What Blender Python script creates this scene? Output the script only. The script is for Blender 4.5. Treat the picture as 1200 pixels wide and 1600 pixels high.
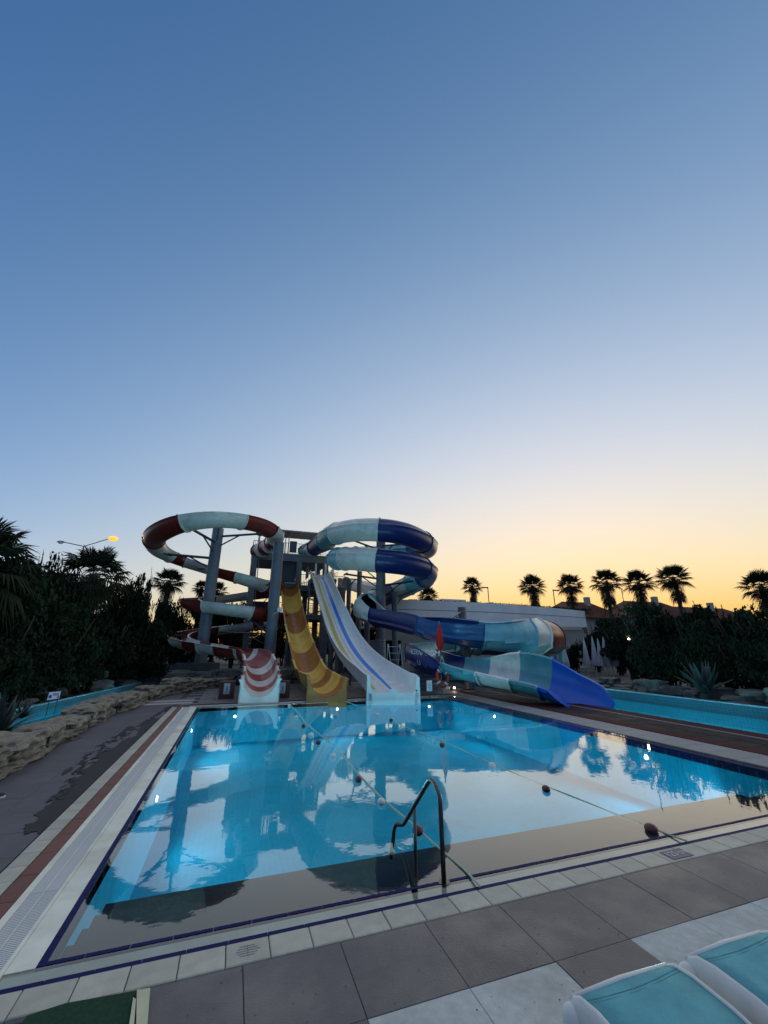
import bpy, math, random
from mathutils import Vector, Matrix, noise
R = math.radians
for o in list(bpy.data.objects): bpy.data.objects.remove(o)
S = bpy.context.scene
COL = S.collection

# ------------------------------------------------------------------ camera
cam = bpy.data.cameras.new('camera'); co = bpy.data.objects.new('camera', cam); COL.objects.link(co); S.camera = co
cam.sensor_fit = 'VERTICAL'; cam.sensor_height = 24; cam.lens = 24*629/1600
cam.clip_start = .05; cam.clip_end = 900
co.location = (0, 0, 2.2); co.rotation_euler = (R(90+18.463), 0, R(-19.4))

# ------------------------------------------------------------------ sky
SUN_AZ, SUN_EL = 44, -1
W = bpy.data.worlds.new('World'); S.world = W; W.use_nodes = True
N = W.node_tree.nodes; L = W.node_tree.links; N.clear()
sk = N.new('ShaderNodeTexSky'); sk.sky_type = 'NISHITA'; sk.sun_disc = False
sk.sun_elevation = R(SUN_EL); sk.sun_rotation = R(SUN_AZ); sk.dust_density = 2; sk.ozone_density = 1
bg = N.new('ShaderNodeBackground'); wo = N.new('ShaderNodeOutputWorld')
def M(op, a, b=None, c=None):
    n = N.new('ShaderNodeMath'); n.operation = op
    for i, v in enumerate((a, b, c)):
        if v is None: continue
        if isinstance(v, (int, float)): n.inputs[i].default_value = v
        else: L.new(v, n.inputs[i])
    return n.outputs[0]
tc = N.new('ShaderNodeTexCoord'); sep = N.new('ShaderNodeSeparateXYZ'); L.new(tc.outputs['Generated'], sep.inputs[0])
zz = M('MAXIMUM', sep.outputs[2], 0.0)
ss = M('SMOOTH_MAX', M('ADD', M('MULTIPLY', sep.outputs[0], math.sin(R(SUN_AZ))), M('MULTIPLY', sep.outputs[1], math.cos(R(SUN_AZ)))), -.12, .2)
ee = M('EXPONENT', M('MULTIPLY', zz, -1/.15)); es = M('MULTIPLY', ee, ss)
sc_ = N.new('ShaderNodeSeparateColor'); L.new(sk.outputs[0], sc_.inputs[0])
cc = N.new('ShaderNodeCombineColor')
# twilight grade of the sky texture: one power law per channel with a smooth term in height and in nearness to the afterglow
GR = [(-1.2992, 0.2994, -0.6944, -0.5209, 1.7743, 1.2607, -0.4242, -1.6125), (-0.7022, 0.3002, -0.4894, -0.2903, 1.0006, 0.8017, -0.4223, -1.3792), (-0.1734, 0.2985, -0.2198, -0.2633, 0.4259, 0.8792, -0.839, -2.3279)]
ess = M('MULTIPLY', es, ss)
for i, (a, g_, b, c, d, e1, e2, e3) in enumerate(GR):
    e = M('ADD', M('ADD', M('MULTIPLY', zz, b), M('MULTIPLY', M('MULTIPLY', zz, zz), c)), M('ADD', M('ADD', M('MULTIPLY', ee, e1), M('ADD', M('MULTIPLY', es, e2), M('MULTIPLY', ess, e3))), M('ADD', M('MULTIPLY', ss, d), a+math.log(10))))
    v = M('MULTIPLY', M('POWER', sc_.outputs[i], g_), M('EXPONENT', e))
    L.new(v, cc.inputs[i])
L.new(cc.outputs[0], bg.inputs[0]); bg.inputs[1].default_value = 0.1; L.new(bg.outputs[0], wo.inputs[0])
# the sun has set: one very broad, slightly warm lamp stands for the scattered afterglow high over the sunset side
sl = bpy.data.lights.new('sun', 'SUN'); sl.energy = 1.0; sl.angle = R(150); sl.color = (1, .93, .70)
so = bpy.data.objects.new('sun', sl); COL.objects.link(so); so.rotation_euler = (R(90-58), 0, R(180-SUN_AZ))
S.view_settings.view_transform = 'Standard'; S.view_settings.look = 'None'
S.view_settings.exposure = 0; S.view_settings.gamma = 1; S.view_settings.use_curve_mapping = False
S.cycles.max_bounces = 8; S.cycles.transparent_max_bounces = 12; S.cycles.caustics_reflective = False; S.cycles.caustics_refractive = False
S.cycles.sample_clamp_indirect = 3

# ------------------------------------------------------------------ materials
MATS = {}
def mat(name, col, rough=.6, metal=0, var=.0, nscale=6., bump=0., bscale=30., spec=.5, emit=None, estr=0, rnd=0., dirt=None, dscale=.8, damt=.0, coat=0, stretch=None):
    if name in MATS: return MATS[name]
    m = bpy.data.materials.new(name); m.use_nodes = True; nt = m.node_tree; n = nt.nodes; l = nt.links
    b = n['Principled BSDF']; b.inputs['Roughness'].default_value = rough; b.inputs['Metallic'].default_value = metal
    b.inputs['Specular IOR Level'].default_value = spec; b.inputs['Coat Weight'].default_value = coat
    b.inputs['Base Color'].default_value = (*col, 1)
    t = n.new('ShaderNodeTexCoord'); src = t.outputs['Object']
    if stretch:
        mp = n.new('ShaderNodeMapping'); mp.inputs['Scale'].default_value = stretch; l.new(src, mp.inputs[0]); src = mp.outputs[0]
    cur = None
    if var or rnd or damt:
        nz = n.new('ShaderNodeTexNoise'); nz.inputs['Scale'].default_value = nscale; nz.inputs['Detail'].default_value = 6; l.new(src, nz.inputs[0])
        oi = n.new('ShaderNodeObjectInfo')
        a = n.new('ShaderNodeMath'); a.operation = 'MULTIPLY_ADD'; l.new(nz.outputs[0], a.inputs[0]); a.inputs[1].default_value = 2*var*2; a.inputs[2].default_value = 1-2*var
        r = n.new('ShaderNodeMath'); r.operation = 'MULTIPLY_ADD'; l.new(oi.outputs['Random'], r.inputs[0]); r.inputs[1].default_value = 2*rnd; r.inputs[2].default_value = 1-rnd
        k = n.new('ShaderNodeMath'); k.operation = 'MULTIPLY'; l.new(a.outputs[0], k.inputs[0]); l.new(r.outputs[0], k.inputs[1])
        mx = n.new('ShaderNodeVectorMath'); mx.operation = 'SCALE'; mx.inputs[0].default_value = col; l.new(k.outputs[0], mx.inputs['Scale'])
        cur = mx.outputs[0]
        if damt:
            g = n.new('ShaderNodeNewGeometry')
            nd = n.new('ShaderNodeTexNoise'); nd.inputs['Scale'].default_value = dscale; nd.inputs['Detail'].default_value = 8; nd.inputs['Roughness'].default_value = .65; l.new(g.outputs['Position'], nd.inputs[0])
            rp = n.new('ShaderNodeValToRGB'); rp.color_ramp.elements[0].position = .45; rp.color_ramp.elements[1].position = .68; l.new(nd.outputs[0], rp.inputs[0])
            f = n.new('ShaderNodeMath'); f.operation = 'MULTIPLY'; l.new(rp.outputs[0], f.inputs[0]); f.inputs[1].default_value = damt
            mc = n.new('ShaderNodeMix'); mc.data_type = 'RGBA'; l.new(f.outputs[0], mc.inputs['Factor']); l.new(cur, mc.inputs['A']); mc.inputs['B'].default_value = (*(dirt or (.05, .045, .04)), 1)
            cur = mc.outputs['Result']
            ro = n.new('ShaderNodeMath'); ro.operation = 'MULTIPLY_ADD'; l.new(f.outputs[0], ro.inputs[0]); ro.inputs[1].default_value = .25*(1 if rough < .5 else -1); ro.inputs[2].default_value = rough; l.new(ro.outputs[0], b.inputs['Roughness'])
        l.new(cur, b.inputs['Base Color'])
    if bump:
        nb = n.new('ShaderNodeTexNoise'); nb.inputs['Scale'].default_value = bscale; nb.inputs['Detail'].default_value = 5; l.new(src, nb.inputs[0])
        bp = n.new('ShaderNodeBump'); bp.inputs['Strength'].default_value = bump; bp.inputs['Distance'].default_value = .02; l.new(nb.outputs[0], bp.inputs['Height']); l.new(bp.outputs[0], b.inputs['Normal'])
    if emit:
        b.inputs['Emission Color'].default_value = (*emit, 1); b.inputs['Emission Strength'].default_value = estr
    MATS[name] = m; return m

def water_mat(name, tint, ior, bump, bscale):
    m = bpy.data.materials.new(name); m.use_nodes = True; nt = m.node_tree; n = nt.nodes; l = nt.links; n.clear()
    o = n.new('ShaderNodeOutputMaterial'); mx = n.new('ShaderNodeMixShader'); tr = n.new('ShaderNodeBsdfTransparent'); gl = n.new('ShaderNodeBsdfGlossy')
    fr = n.new('ShaderNodeFresnel'); fr.inputs[0].default_value = ior; tr.inputs[0].default_value = (*tint, 1); gl.inputs['Roughness'].default_value = .025; gl.inputs[0].default_value = (1, 1, 1, 1)
    g = n.new('ShaderNodeNewGeometry')
    nz = n.new('ShaderNodeTexNoise'); nz.inputs['Scale'].default_value = bscale; nz.inputs['Detail'].default_value = 2.5; l.new(g.outputs['Position'], nz.inputs[0])
    # calm and lightly rippled patches
    n2 = n.new('ShaderNodeTexNoise'); n2.inputs['Scale'].default_value = .35; n2.inputs['Detail'].default_value = 2; l.new(g.outputs['Position'], n2.inputs[0])
    rp = n.new('ShaderNodeValToRGB'); rp.color_ramp.elements[0].position = .38; rp.color_ramp.elements[1].position = .66; rp.color_ramp.elements[0].color = (.25, .25, .25, 1); l.new(n2.outputs[0], rp.inputs[0])
    ml = n.new('ShaderNodeMath'); ml.operation = 'MULTIPLY'; l.new(nz.outputs[0], ml.inputs[0]); l.new(rp.outputs[0], ml.inputs[1])
    n3 = n.new('ShaderNodeTexNoise'); n3.inputs['Scale'].default_value = bscale*4.5; n3.inputs['Detail'].default_value = 2; l.new(g.outputs['Position'], n3.inputs[0])
    ad = n.new('ShaderNodeMath'); ad.operation = 'MULTIPLY_ADD'; l.new(n3.outputs[0], ad.inputs[0]); ad.inputs[1].default_value = .12; l.new(ml.outputs[0], ad.inputs[2])
    bp = n.new('ShaderNodeBump'); bp.inputs['Strength'].default_value = bump; bp.inputs['Distance'].default_value = .02; l.new(ad.outputs[0], bp.inputs['Height'])
    l.new(bp.outputs[0], gl.inputs['Normal']); l.new(bp.outputs[0], fr.inputs['Normal'])
    l.new(fr.outputs[0], mx.inputs[0]); l.new(tr.outputs[0], mx.inputs[1]); l.new(gl.outputs[0], mx.inputs[2]); l.new(mx.outputs[0], o.inputs[0])
    return m

def mosaic_mat(name, c1, c2, size, grout, rough=.3, wall=False):
    """small square pool mosaic: print-scale pattern, far below ten pixels a piece"""
    m = bpy.data.materials.new(name); m.use_nodes = True; nt = m.node_tree; n = nt.nodes; l = nt.links; b = n['Principled BSDF']
    g = n.new('ShaderNodeNewGeometry'); br = n.new('ShaderNodeTexBrick'); br.offset = 0; br.inputs['Scale'].default_value = 1
    br.inputs['Brick Width'].default_value = size; br.inputs['Row Height'].default_value = size; br.inputs['Mortar Size'].default_value = size*.06
    br.inputs['Color1'].default_value = (*c1, 1); br.inputs['Color2'].default_value = (*c2, 1); br.inputs['Mortar'].default_value = (*grout, 1); 
    if wall:
        sp = n.new('ShaderNodeSeparateXYZ'); cb = n.new('ShaderNodeCombineXYZ'); sm_ = n.new('ShaderNodeMath'); l.new(g.outputs['Position'], sp.inputs[0]); l.new(sp.outputs[0], sm_.inputs[0]); l.new(sp.outputs[1], sm_.inputs[1]); l.new(sm_.outputs[0], cb.inputs[0]); l.new(sp.outputs[2], cb.inputs[1]); l.new(cb.outputs[0], br.inputs[0])
    else: l.new(g.outputs['Position'], br.inputs[0])
    nz = n.new('ShaderNodeTexNoise'); nz.inputs['Scale'].default_value = .9; nz.inputs['Detail'].default_value = 5; l.new(g.outputs['Position'], nz.inputs[0])
    mm = n.new('ShaderNodeMath'); mm.operation = 'MULTIPLY_ADD'; l.new(nz.outputs[0], mm.inputs[0]); mm.inputs[1].default_value = .5; mm.inputs[2].default_value = .75
    v = n.new('ShaderNodeVectorMath'); v.operation = 'SCALE'; l.new(br.outputs[0], v.inputs[0]); l.new(mm.outputs[0], v.inputs['Scale']); l.new(v.outputs[0], b.inputs['Base Color'])
    b.inputs['Roughness'].default_value = rough; b.inputs['Specular IOR Level'].default_value = .12
    MATS[name] = m; return m

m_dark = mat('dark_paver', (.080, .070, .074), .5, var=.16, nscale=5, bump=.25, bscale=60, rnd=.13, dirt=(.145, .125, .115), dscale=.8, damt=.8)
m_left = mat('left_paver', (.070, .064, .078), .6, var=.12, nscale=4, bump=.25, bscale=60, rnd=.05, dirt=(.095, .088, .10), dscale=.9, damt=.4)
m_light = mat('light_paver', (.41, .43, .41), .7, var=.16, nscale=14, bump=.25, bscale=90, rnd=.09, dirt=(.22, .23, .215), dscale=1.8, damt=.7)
m_cope = mat('coping_stone', (.40, .38, .31), .55, var=.12, nscale=9, bump=.15, bscale=50, rnd=.10, dirt=(.22, .2, .16), dscale=2.6, damt=.45)
m_beige = mat('wet_beige_stone', (.70, .69, .58), .6, var=.10, nscale=4, bump=.05, dirt=(.33, .29, .19), dscale=.9, damt=.55)
m_bench = mat('bench_stone', (.022, .026, .03), .9, var=.15, nscale=5, bump=.2)
m_navy = mat('navy_mosaic', (.006, .007, .07), .6, spec=.1)
m_grout = mat('dark_grout', (.045, .042, .044), .9)
m_brown = mat('brown_strip', (.13, .03, .018), .5, var=.2, nscale=20, bump=.3, bscale=60, rnd=.12)
m_grate = mat('grating_plastic', (.60, .59, .56), .45, rnd=.03)
m_grey = mat('grey_coping', (.20, .20, .21), .6, var=.15, nscale=6, bump=.2, rnd=.08, damt=.4, dscale=1.2, dirt=(.11, .10, .10))
m_wet = mat('wet_deck', (.020, .014, .014), .65, spec=.08, var=.3, nscale=2, bump=.12, bscale=9, rnd=.15, damt=.6, dscale=1.4, dirt=(.03, .022, .022))
m_maroon = mat('maroon_edging', (.05, .011, .010), .7, var=.2, nscale=12, rnd=.1, spec=.08)
m_curb = mat('pale_curb', (.42, .38, .36), .6, var=.1)
m_back = mat('back_deck', (.13, .12, .125), .55, var=.2, nscale=4, bump=.25, rnd=.18, damt=.5, dscale=1.1, dirt=(.06, .05, .055))
m_step = mat('blue_grey_step', (.12, .155, .20), .5, var=.15, rnd=.1)
m_soil = mat('soil', (.03, .032, .026), .95, var=.3, nscale=2, bump=.6, bscale=8)
m_rock = mat('sand_rock', (.23, .19, .14), .9, var=.32, nscale=5, bump=.9, bscale=9, rnd=.18, dirt=(.05, .043, .034), dscale=4, damt=.9)
m_rock2 = mat('grey_rock', (.12, .13, .12), .9, var=.32, nscale=4, bump=.9, bscale=8, rnd=.25, dirt=(.045, .055, .045), dscale=2, damt=.8)
m_steel = mat('blue_grey_steel', (.13, .15, .18), .5, var=.15, nscale=3, bump=.05, damt=.4, dscale=1.1, dirt=(.07, .075, .08))
m_steeld = mat('dark_steel', (.05, .055, .065), .5, var=.1)
m_conc = mat('tower_concrete', (.17, .175, .18), .8, var=.2, nscale=2, bump=.2, damt=.5, dscale=.9, dirt=(.09, .09, .09))
m_panel = mat('canopy_panel', (.3, .29, .29), .5, rnd=.08)
m_red = mat('red_fibreglass', (.20, .022, .016), .28, var=.08, nscale=2, damt=.6, dscale=1.5, dirt=(.07, .02, .015), spec=.5, bump=.06, bscale=7)
m_redin = mat('red_fibreglass_inner', (.30, .045, .035), .3, var=.08, nscale=2)
m_white = mat('white_fibreglass', (.68, .66, .60), .3, var=.06, nscale=2, damt=.6, dscale=1.8, dirt=(.38, .41, .39), bump=.06, bscale=7)
m_navyf = mat('navy_fibreglass', (.006, .02, .125), .3, var=.1, nscale=2, damt=.6, dirt=(.01, .03, .1), dscale=2.6, bump=.06, bscale=7)
m_blue = mat('blue_fibreglass', (.010, .075, .24), .3, var=.1, nscale=2, damt=.6, dirt=(.02, .1, .2), dscale=2.6, bump=.06, bscale=7)
m_bright = mat('bright_blue_fibreglass', (.006, .10, .50), .3, var=.05, nscale=2)
m_teal = mat('teal_fibreglass', (.10, .30, .34), .3, var=.08, nscale=2, damt=.6, dirt=(.06, .2, .22), dscale=2.6, bump=.06, bscale=7)
m_lteal = mat('pale_teal_fibreglass', (.22, .48, .55), .3, var=.08, nscale=2, damt=.6, dirt=(.14, .33, .38), dscale=2.6, bump=.06, bscale=7)
m_yel = mat('yellow_fibreglass', (.80, .52, .09), .28, var=.07, nscale=2, damt=.6, dscale=1.5, dirt=(.42, .27, .07), bump=.06, bscale=7)
m_brn = mat('brown_fibreglass', (.40, .15, .03), .28, var=.07, nscale=2, damt=.6, dirt=(.25, .1, .03), dscale=2.6, bump=.06, bscale=7)
m_cream = mat('cream_fibreglass', (.68, .6, .4), .35)
m_bstripe = mat('blue_stripe', (.008, .20, .72), .3); m_ystripe = mat('yellow_stripe', (.58, .44, .08), .3)
m_offw = mat('white_slide_shell', (.74, .75, .72), .28, var=.05, nscale=2, damt=.35, dirt=(.45, .5, .56), dscale=2.6, bump=.06, bscale=7)
m_rail = mat('brushed_rail', (.10, .095, .09), .28, metal=1)
m_whitep = mat('white_paint', (.7, .7, .7), .4); m_black = mat('black_plastic', (.012, .012, .014), .4)
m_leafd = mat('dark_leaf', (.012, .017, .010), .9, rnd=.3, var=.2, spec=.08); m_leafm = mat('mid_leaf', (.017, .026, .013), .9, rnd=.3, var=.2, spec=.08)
m_palm = mat('palm_frond', (.018, .024, .012), .8, spec=.12, rnd=.2, var=.1); m_skirt = mat('dry_frond', (.03, .022, .014), .85, rnd=.2)
m_trunk = mat('bark', (.07, .05, .035), .9, bump=.8, bscale=12, var=.3)
m_agave = mat('agave_leaf', (.04, .055, .048), .6, var=.1)
m_wall = mat('white_render', (.76, .75, .74), .8, var=.08, nscale=.8, bump=.1, damt=.35, dscale=.35, dirt=(.48, .48, .49))
m_wallb = mat('beige_render', (.33, .31, .27), .8, var=.12, nscale=1)
m_terra = mat('terracotta', (.13, .045, .028), .8, var=.2, rnd=.1); m_dkwin = mat('dark_window', (.02, .022, .025), .15)
m_canvas = mat('parasol_canvas', (.42, .44, .50), .85, var=.12, nscale=6, bump=.3, bscale=8)
m_pole = mat('pale_pole', (.5, .48, .44), .5)
m_flag = mat('red_cloth', (.42, .012, .012), .8, var=.1); m_ring = mat('orange_red_plastic', (.45, .035, .015), .4)
m_rope = mat('lane_rope', (.42, .45, .32), .8); m_bdark = mat('dark_red_float', (.09, .012, .012), .35); m_bwhite = mat('white_float', (.6, .6, .58), .4)
m_lfab = mat('teal_mesh', (.085, .33, .38), .75, var=.16, nscale=9, bump=.4, bscale=220, damt=.35, dscale=3.5, dirt=(.14, .42, .44))
m_lfr = mat('white_plastic', (.66, .64, .60), .42, var=.05, damt=.25, dscale=5, dirt=(.42, .43, .45))
m_mat = mat('green_turf', (.008, .055, .02), .95, bump=1, bscale=200, var=.3, nscale=30)
m_creamp = mat('cream_plastic', (.46, .44, .28), .5, var=.1)
m_pool = mosaic_mat('pool_mosaic', (.004, .40, .60), (.003, .36, .55), .1, (.012, .44, .62), .7)
m_river = mosaic_mat('river_mosaic', (.03, .40, .52), (.025, .36, .48), .12, (.06, .45, .55), .7)
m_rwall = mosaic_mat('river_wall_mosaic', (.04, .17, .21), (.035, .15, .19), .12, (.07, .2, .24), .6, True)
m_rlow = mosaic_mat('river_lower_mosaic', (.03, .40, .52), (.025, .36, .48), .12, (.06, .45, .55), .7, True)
m_lens = mat('pool_light_lens', (.9, .95, 1), .3, emit=(.75, .97, 1), estr=14)
m_lens2 = mat('warm_lamp_lens', (1, .9, .7), .3, emit=(1, .85, .6), estr=16)
m_sod = mat('sodium_lamp_lens', (1, .6, .2), .3, emit=(1, .30, .015), estr=2.0)
m_water = water_mat('pool_water', (.86, .97, 1), 1.55, .17, 1.6)
m_water2 = water_mat('river_water', (.6, .93, 1), 1.2, .22, 2.2)

# ------------------------------------------------------------------ helpers
class MB:
    def __init__(s): s.v = []; s.f = []; s.m = []
    def add(s, vs, fs, mi=0):
        k = len(s.v); s.v += [tuple(p) for p in vs]; s.f += [tuple(i+k for i in f) for f in fs]; s.m += [mi]*len(fs); return s
    def box(s, x0, x1, y0, y1, z0, z1, mi=0):
        return s.add([(x0, y0, z0), (x1, y0, z0), (x1, y1, z0), (x0, y1, z0), (x0, y0, z1), (x1, y0, z1), (x1, y1, z1), (x0, y1, z1)],
                     [(0, 3, 2, 1), (4, 5, 6, 7), (0, 1, 5, 4), (1, 2, 6, 5), (2, 3, 7, 6), (3, 0, 4, 7)], mi)
    def cbox(s, x0, x1, y0, y1, z0, z1, c=.01, mi=0):
        """box with chamfered upper edges"""
        return s.add([(x0, y0, z0), (x1, y0, z0), (x1, y1, z0), (x0, y1, z0), (x0, y0, z1-c), (x1, y0, z1-c), (x1, y1, z1-c), (x0, y1, z1-c),
                      (x0+c, y0+c, z1), (x1-c, y0+c, z1), (x1-c, y1-c, z1), (x0+c, y1-c, z1)],
                     [(0, 3, 2, 1), (0, 1, 5, 4), (1, 2, 6, 5), (2, 3, 7, 6), (3, 0, 4, 7), (4, 5, 9, 8), (5, 6, 10, 9), (6, 7, 11, 10), (7, 4, 8, 11), (8, 9, 10, 11)], mi)
    def tube(s, pts, r, n=8, cap=True, mi=0):
        pts = [Vector(p) for p in pts]; rs = r if isinstance(r, (list, tuple)) else [r]*len(pts); rings = []
        up = None
        for i, p in enumerate(pts):
            t = (pts[min(i+1, len(pts)-1)]-pts[max(i-1, 0)]).normalized()
            if up is None or abs(t.dot(up)) > .98: up = Vector((0, 0, 1)) if abs(t.z) < .9 else Vector((1, 0, 0))
            a = t.cross(up).normalized(); b = a.cross(t).normalized(); up = b
            rings.append([p+(a*math.cos(2*math.pi*k/n)+b*math.sin(2*math.pi*k/n))*rs[i] for k in range(n)])
        vs = [v for q in rings for v in q]; fs = []
        for i in range(len(pts)-1):
            for k in range(n): fs.append((i*n+k, i*n+(k+1) % n, (i+1)*n+(k+1) % n, (i+1)*n+k))
        if cap: fs += [tuple(range(n-1, -1, -1)), tuple((len(pts)-1)*n+k for k in range(n))]
        return s.add(vs, fs, mi)
    def ball(s, c, r, nu=10, nv=7, sz=(1, 1, 1), mi=0):
        c = Vector(c); vs = [c+Vector((0, 0, r*sz[2]))]
        for j in range(1, nv):
            a = math.pi*j/nv
            for i in range(nu):
                b = 2*math.pi*i/nu; vs.append(c+Vector((r*sz[0]*math.sin(a)*math.cos(b), r*sz[1]*math.sin(a)*math.sin(b), r*sz[2]*math.cos(a))))
        vs.append(c-Vector((0, 0, r*sz[2]))); fs = []
        for i in range(nu): fs.append((0, 1+i, 1+(i+1) % nu)); fs.append((len(vs)-1, 1+(nv-2)*nu+(i+1) % nu, 1+(nv-2)*nu+i))
        for j in range(nv-2):
            for i in range(nu): fs.append((1+j*nu+i, 1+(j+1)*nu+i, 1+(j+1)*nu+(i+1) % nu, 1+j*nu+(i+1) % nu))
        return s.add(vs, fs, mi)
    def mesh(s, name, mats, smooth=False, off=(0, 0, 0)):
        me = bpy.data.meshes.new(name); ox, oy, oz = off
        me.from_pydata([(x-ox, y-oy, z-oz) for x, y, z in s.v], [], s.f)
        mats = mats if isinstance(mats, (list, tuple)) else [mats]
        for q in mats: me.materials.append(q)
        if len(mats) > 1: me.polygons.foreach_set('material_index', s.m)
        if smooth: me.shade_smooth(); 
        me.update(); return me
    def build(s, name, mats, parent=None, smooth=False, local=False):
        """link the collected shapes as ONE mesh object (world coordinates unless local)"""
        off = (0, 0, 0)
        if not local:
            if parent is not None: off = wloc(parent)
            elif s.v:
                xs = [v[0] for v in s.v]; ys = [v[1] for v in s.v]; zs = [v[2] for v in s.v]
                off = ((min(xs)+max(xs))/2, (min(ys)+max(ys))/2, min(zs))
        o = bpy.data.objects.new(name, s.mesh(name, mats, smooth, off)); COL.objects.link(o)
        if parent is not None: o.parent = parent
        elif not local: o.location = off
        if smooth == 'auto':
            pass
        return o
def wloc(o):
    v = Vector(o.location); p = o.parent
    while p: v += Vector(p.location); p = p.parent
    return tuple(v)
def inst(name, me, parent, loc, rz=0, sc=None, rot=None):
    o = bpy.data.objects.new(name, me); COL.objects.link(o); o.parent = parent; o.location = loc
    o.rotation_euler = rot or (0, 0, rz)
    if sc is not None: o.scale = sc if isinstance(sc, (tuple, list)) else (sc, sc, sc)
    return o
def thing(name, label, cat, loc=(0, 0, 0), rz=0, group=None):
    o = bpy.data.objects.new(name, None); COL.objects.link(o); o.empty_display_size = .2
    o.location = loc; o.rotation_euler = (0, 0, rz); tag(o, label, cat, group); return o
def tag(o, label=None, cat=None, group=None, kind=None):
    if label: o['label'] = label
    if cat: o['category'] = cat
    if group: o['group'] = group
    if kind: o['kind'] = kind
    return o
def struct(o): o['kind'] = 'structure'; return o
def copy_tree(o, parent=None):
    c = o.copy(); COL.objects.link(c)
    if parent is not None: c.parent = parent
    for ch in list(o.children): copy_tree(ch, c)
    return c
def text_mesh(body, size, m, name='lettering', extrude=.003):
    cu = bpy.data.curves.new('t', 'FONT'); cu.body = body; cu.size = size; cu.extrude = extrude; cu.align_x = 'CENTER'; cu.align_y = 'CENTER'; cu.resolution_u = 3
    ob = bpy.data.objects.new('t', cu); COL.objects.link(ob); dg = bpy.context.evaluated_depsgraph_get()
    me = bpy.data.meshes.new_from_object(ob.evaluated_get(dg)); bpy.data.objects.remove(ob); me.materials.clear(); me.materials.append(m); me.name = name; return me

# ------------------------------------------------------------------ ground with openings for the pool and the two river channels
PX0, PX1, PY0, PY1 = -1.06, 9.62, 4.48, 18.3          # inner edge of the pool
HOLES = [(-1.30, 9.90, 4.22, 18.52), (13.42, 16.1, -6, 46), (-10.5, -4.3, -6, 29)]
xs = sorted({-400, 400, *[h[0] for h in HOLES], *[h[1] for h in HOLES]}); ys = sorted({-300, 500, *[h[2] for h in HOLES], *[h[3] for h in HOLES]})
gb = MB()
for i in range(len(xs)-1):
    for j in range(len(ys)-1):
        cx, cy = (xs[i]+xs[i+1])/2, (ys[j]+ys[j+1])/2
        if any(h[0] < cx < h[1] and h[2] < cy < h[3] for h in HOLES): continue
        gb.add([(xs[i], ys[j], -.04), (xs[i+1], ys[j], -.04), (xs[i+1], ys[j+1], -.04), (xs[i], ys[j+1], -.04)], [(0, 1, 2, 3)])
LRK = .156
def lrx(y, side): return (-6.65+LRK*(y-17)) if side < 0 else min(-5.0+LRK*(y-17), -4.31)
for k in range(35):                                        # banks of the slanting left river
    a, b = -6+k, -5+k
    gb.add([(-10.5, a, -.04), (lrx(a, -1)-.1, a, -.04), (lrx(b, -1)-.1, b, -.04), (-10.5, b, -.04)], [(0, 1, 2, 3)])
    gb.add([(lrx(a, 1)+.0, a, -.04), (-4.3, a, -.04), (-4.3, b, -.04), (lrx(b, 1)+.0, b, -.04)], [(0, 1, 2, 3)])
struct(gb.build('ground', m_soil))

# ------------------------------------------------------------------ pool basin
basin = MB(); Z = -1.3
basin.add([(PX0, PY0, Z), (PX1, PY0, Z), (PX1, PY1, Z), (PX0, PY1, Z)], [(0, 1, 2, 3)])
for a, b in (((PX0, PY0), (PX0, PY1)), ((PX0, PY1), (PX1, PY1)), ((PX1, PY1), (PX1, PY0)), ((PX1, PY0), (PX0, PY0))):
    basin.add([(*a, Z), (*b, Z), (*b, -.05), (*a, -.05)], [(0, 1, 2, 3)])
pool = struct(basin.build('pool_basin', m_pool))
# flooded rim round the basin: a beige ledge just under the water, edged by navy mosaic
def slab(name, x0, x1, y0, y1, z0, z1, m, parent): return MB().box(x0, x1, y0, y1, z0, z1).build(name, m, parent)
q = .055
slab('flooded_rim', PX0-.24, PX1+.26, 4.225+q, PY0-q, -.2, -.03, m_beige, pool)
slab('flooded_rim', PX0-.24, PX0-q, PY0-q, PY1+.21, -.2, -.006, m_beige, pool)
slab('flooded_rim', PX1+q, PX1+.26, PY0-q, PY1+.21, -.2, -.03, m_grey, pool)
slab('flooded_rim', PX0-q, PX1+q, PY1+q, PY1+.21, -.2, -.03, m_beige, pool)
for k in range(36):
    x = PX0-q+k*.3
    if x < PX1: slab('navy_edge_tile', x, min(x+.295, PX1+q), PY0-.04, PY0, -.16, -.0085, m_navy, pool)
for k in range(47):
    y = PY0+k*.3
    if y < PY1:
        slab('navy_edge_tile', PX0-q, PX0, y, min(y+.295, PY1), -.16, -.0085, m_navy, pool)
        slab('navy_edge_tile', PX1, PX1+q, y, min(y+.295, PY1), -.16, -.0085, m_navy, pool)
for k in range(43):
    x = PX0-.24+k*.3
    if x < PX1+.26: slab('navy_edge_tile', x, min(x+.296, PX1+.26), 4.205, 4.205+.06, -.2, -.004, m_navy, pool)
slab('back_edge', PX0-q, PX1+q, PY1, PY1+q, -.16, -.026, m_beige, pool)
# four wide steps along the near side
for k in range(4):
    z1 = -.17-.125*k; y0 = PY0+.002+.48*k
    slab('step', PX0+.002, PX1-.002, y0, y0+.478, Z+.002, z1, m_bench, pool)
wat = MB(); nx, ny = 2, 2
wat.add([(PX0-.24, 4.267, -.012), (PX1+.26, 4.267, -.012), (PX1+.26, PY0-q, -.012), (PX0-.24, PY0-q, -.012), (PX0-q+.002, PY0-q, -.012), (PX0-q+.002, PY1+.21, -.012), (PX1+.26, PY1+.21, -.012)], [(0, 1, 2, 4, 3), (4, 2, 6, 5)])
struct(wat.build('pool_water', m_water))

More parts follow.
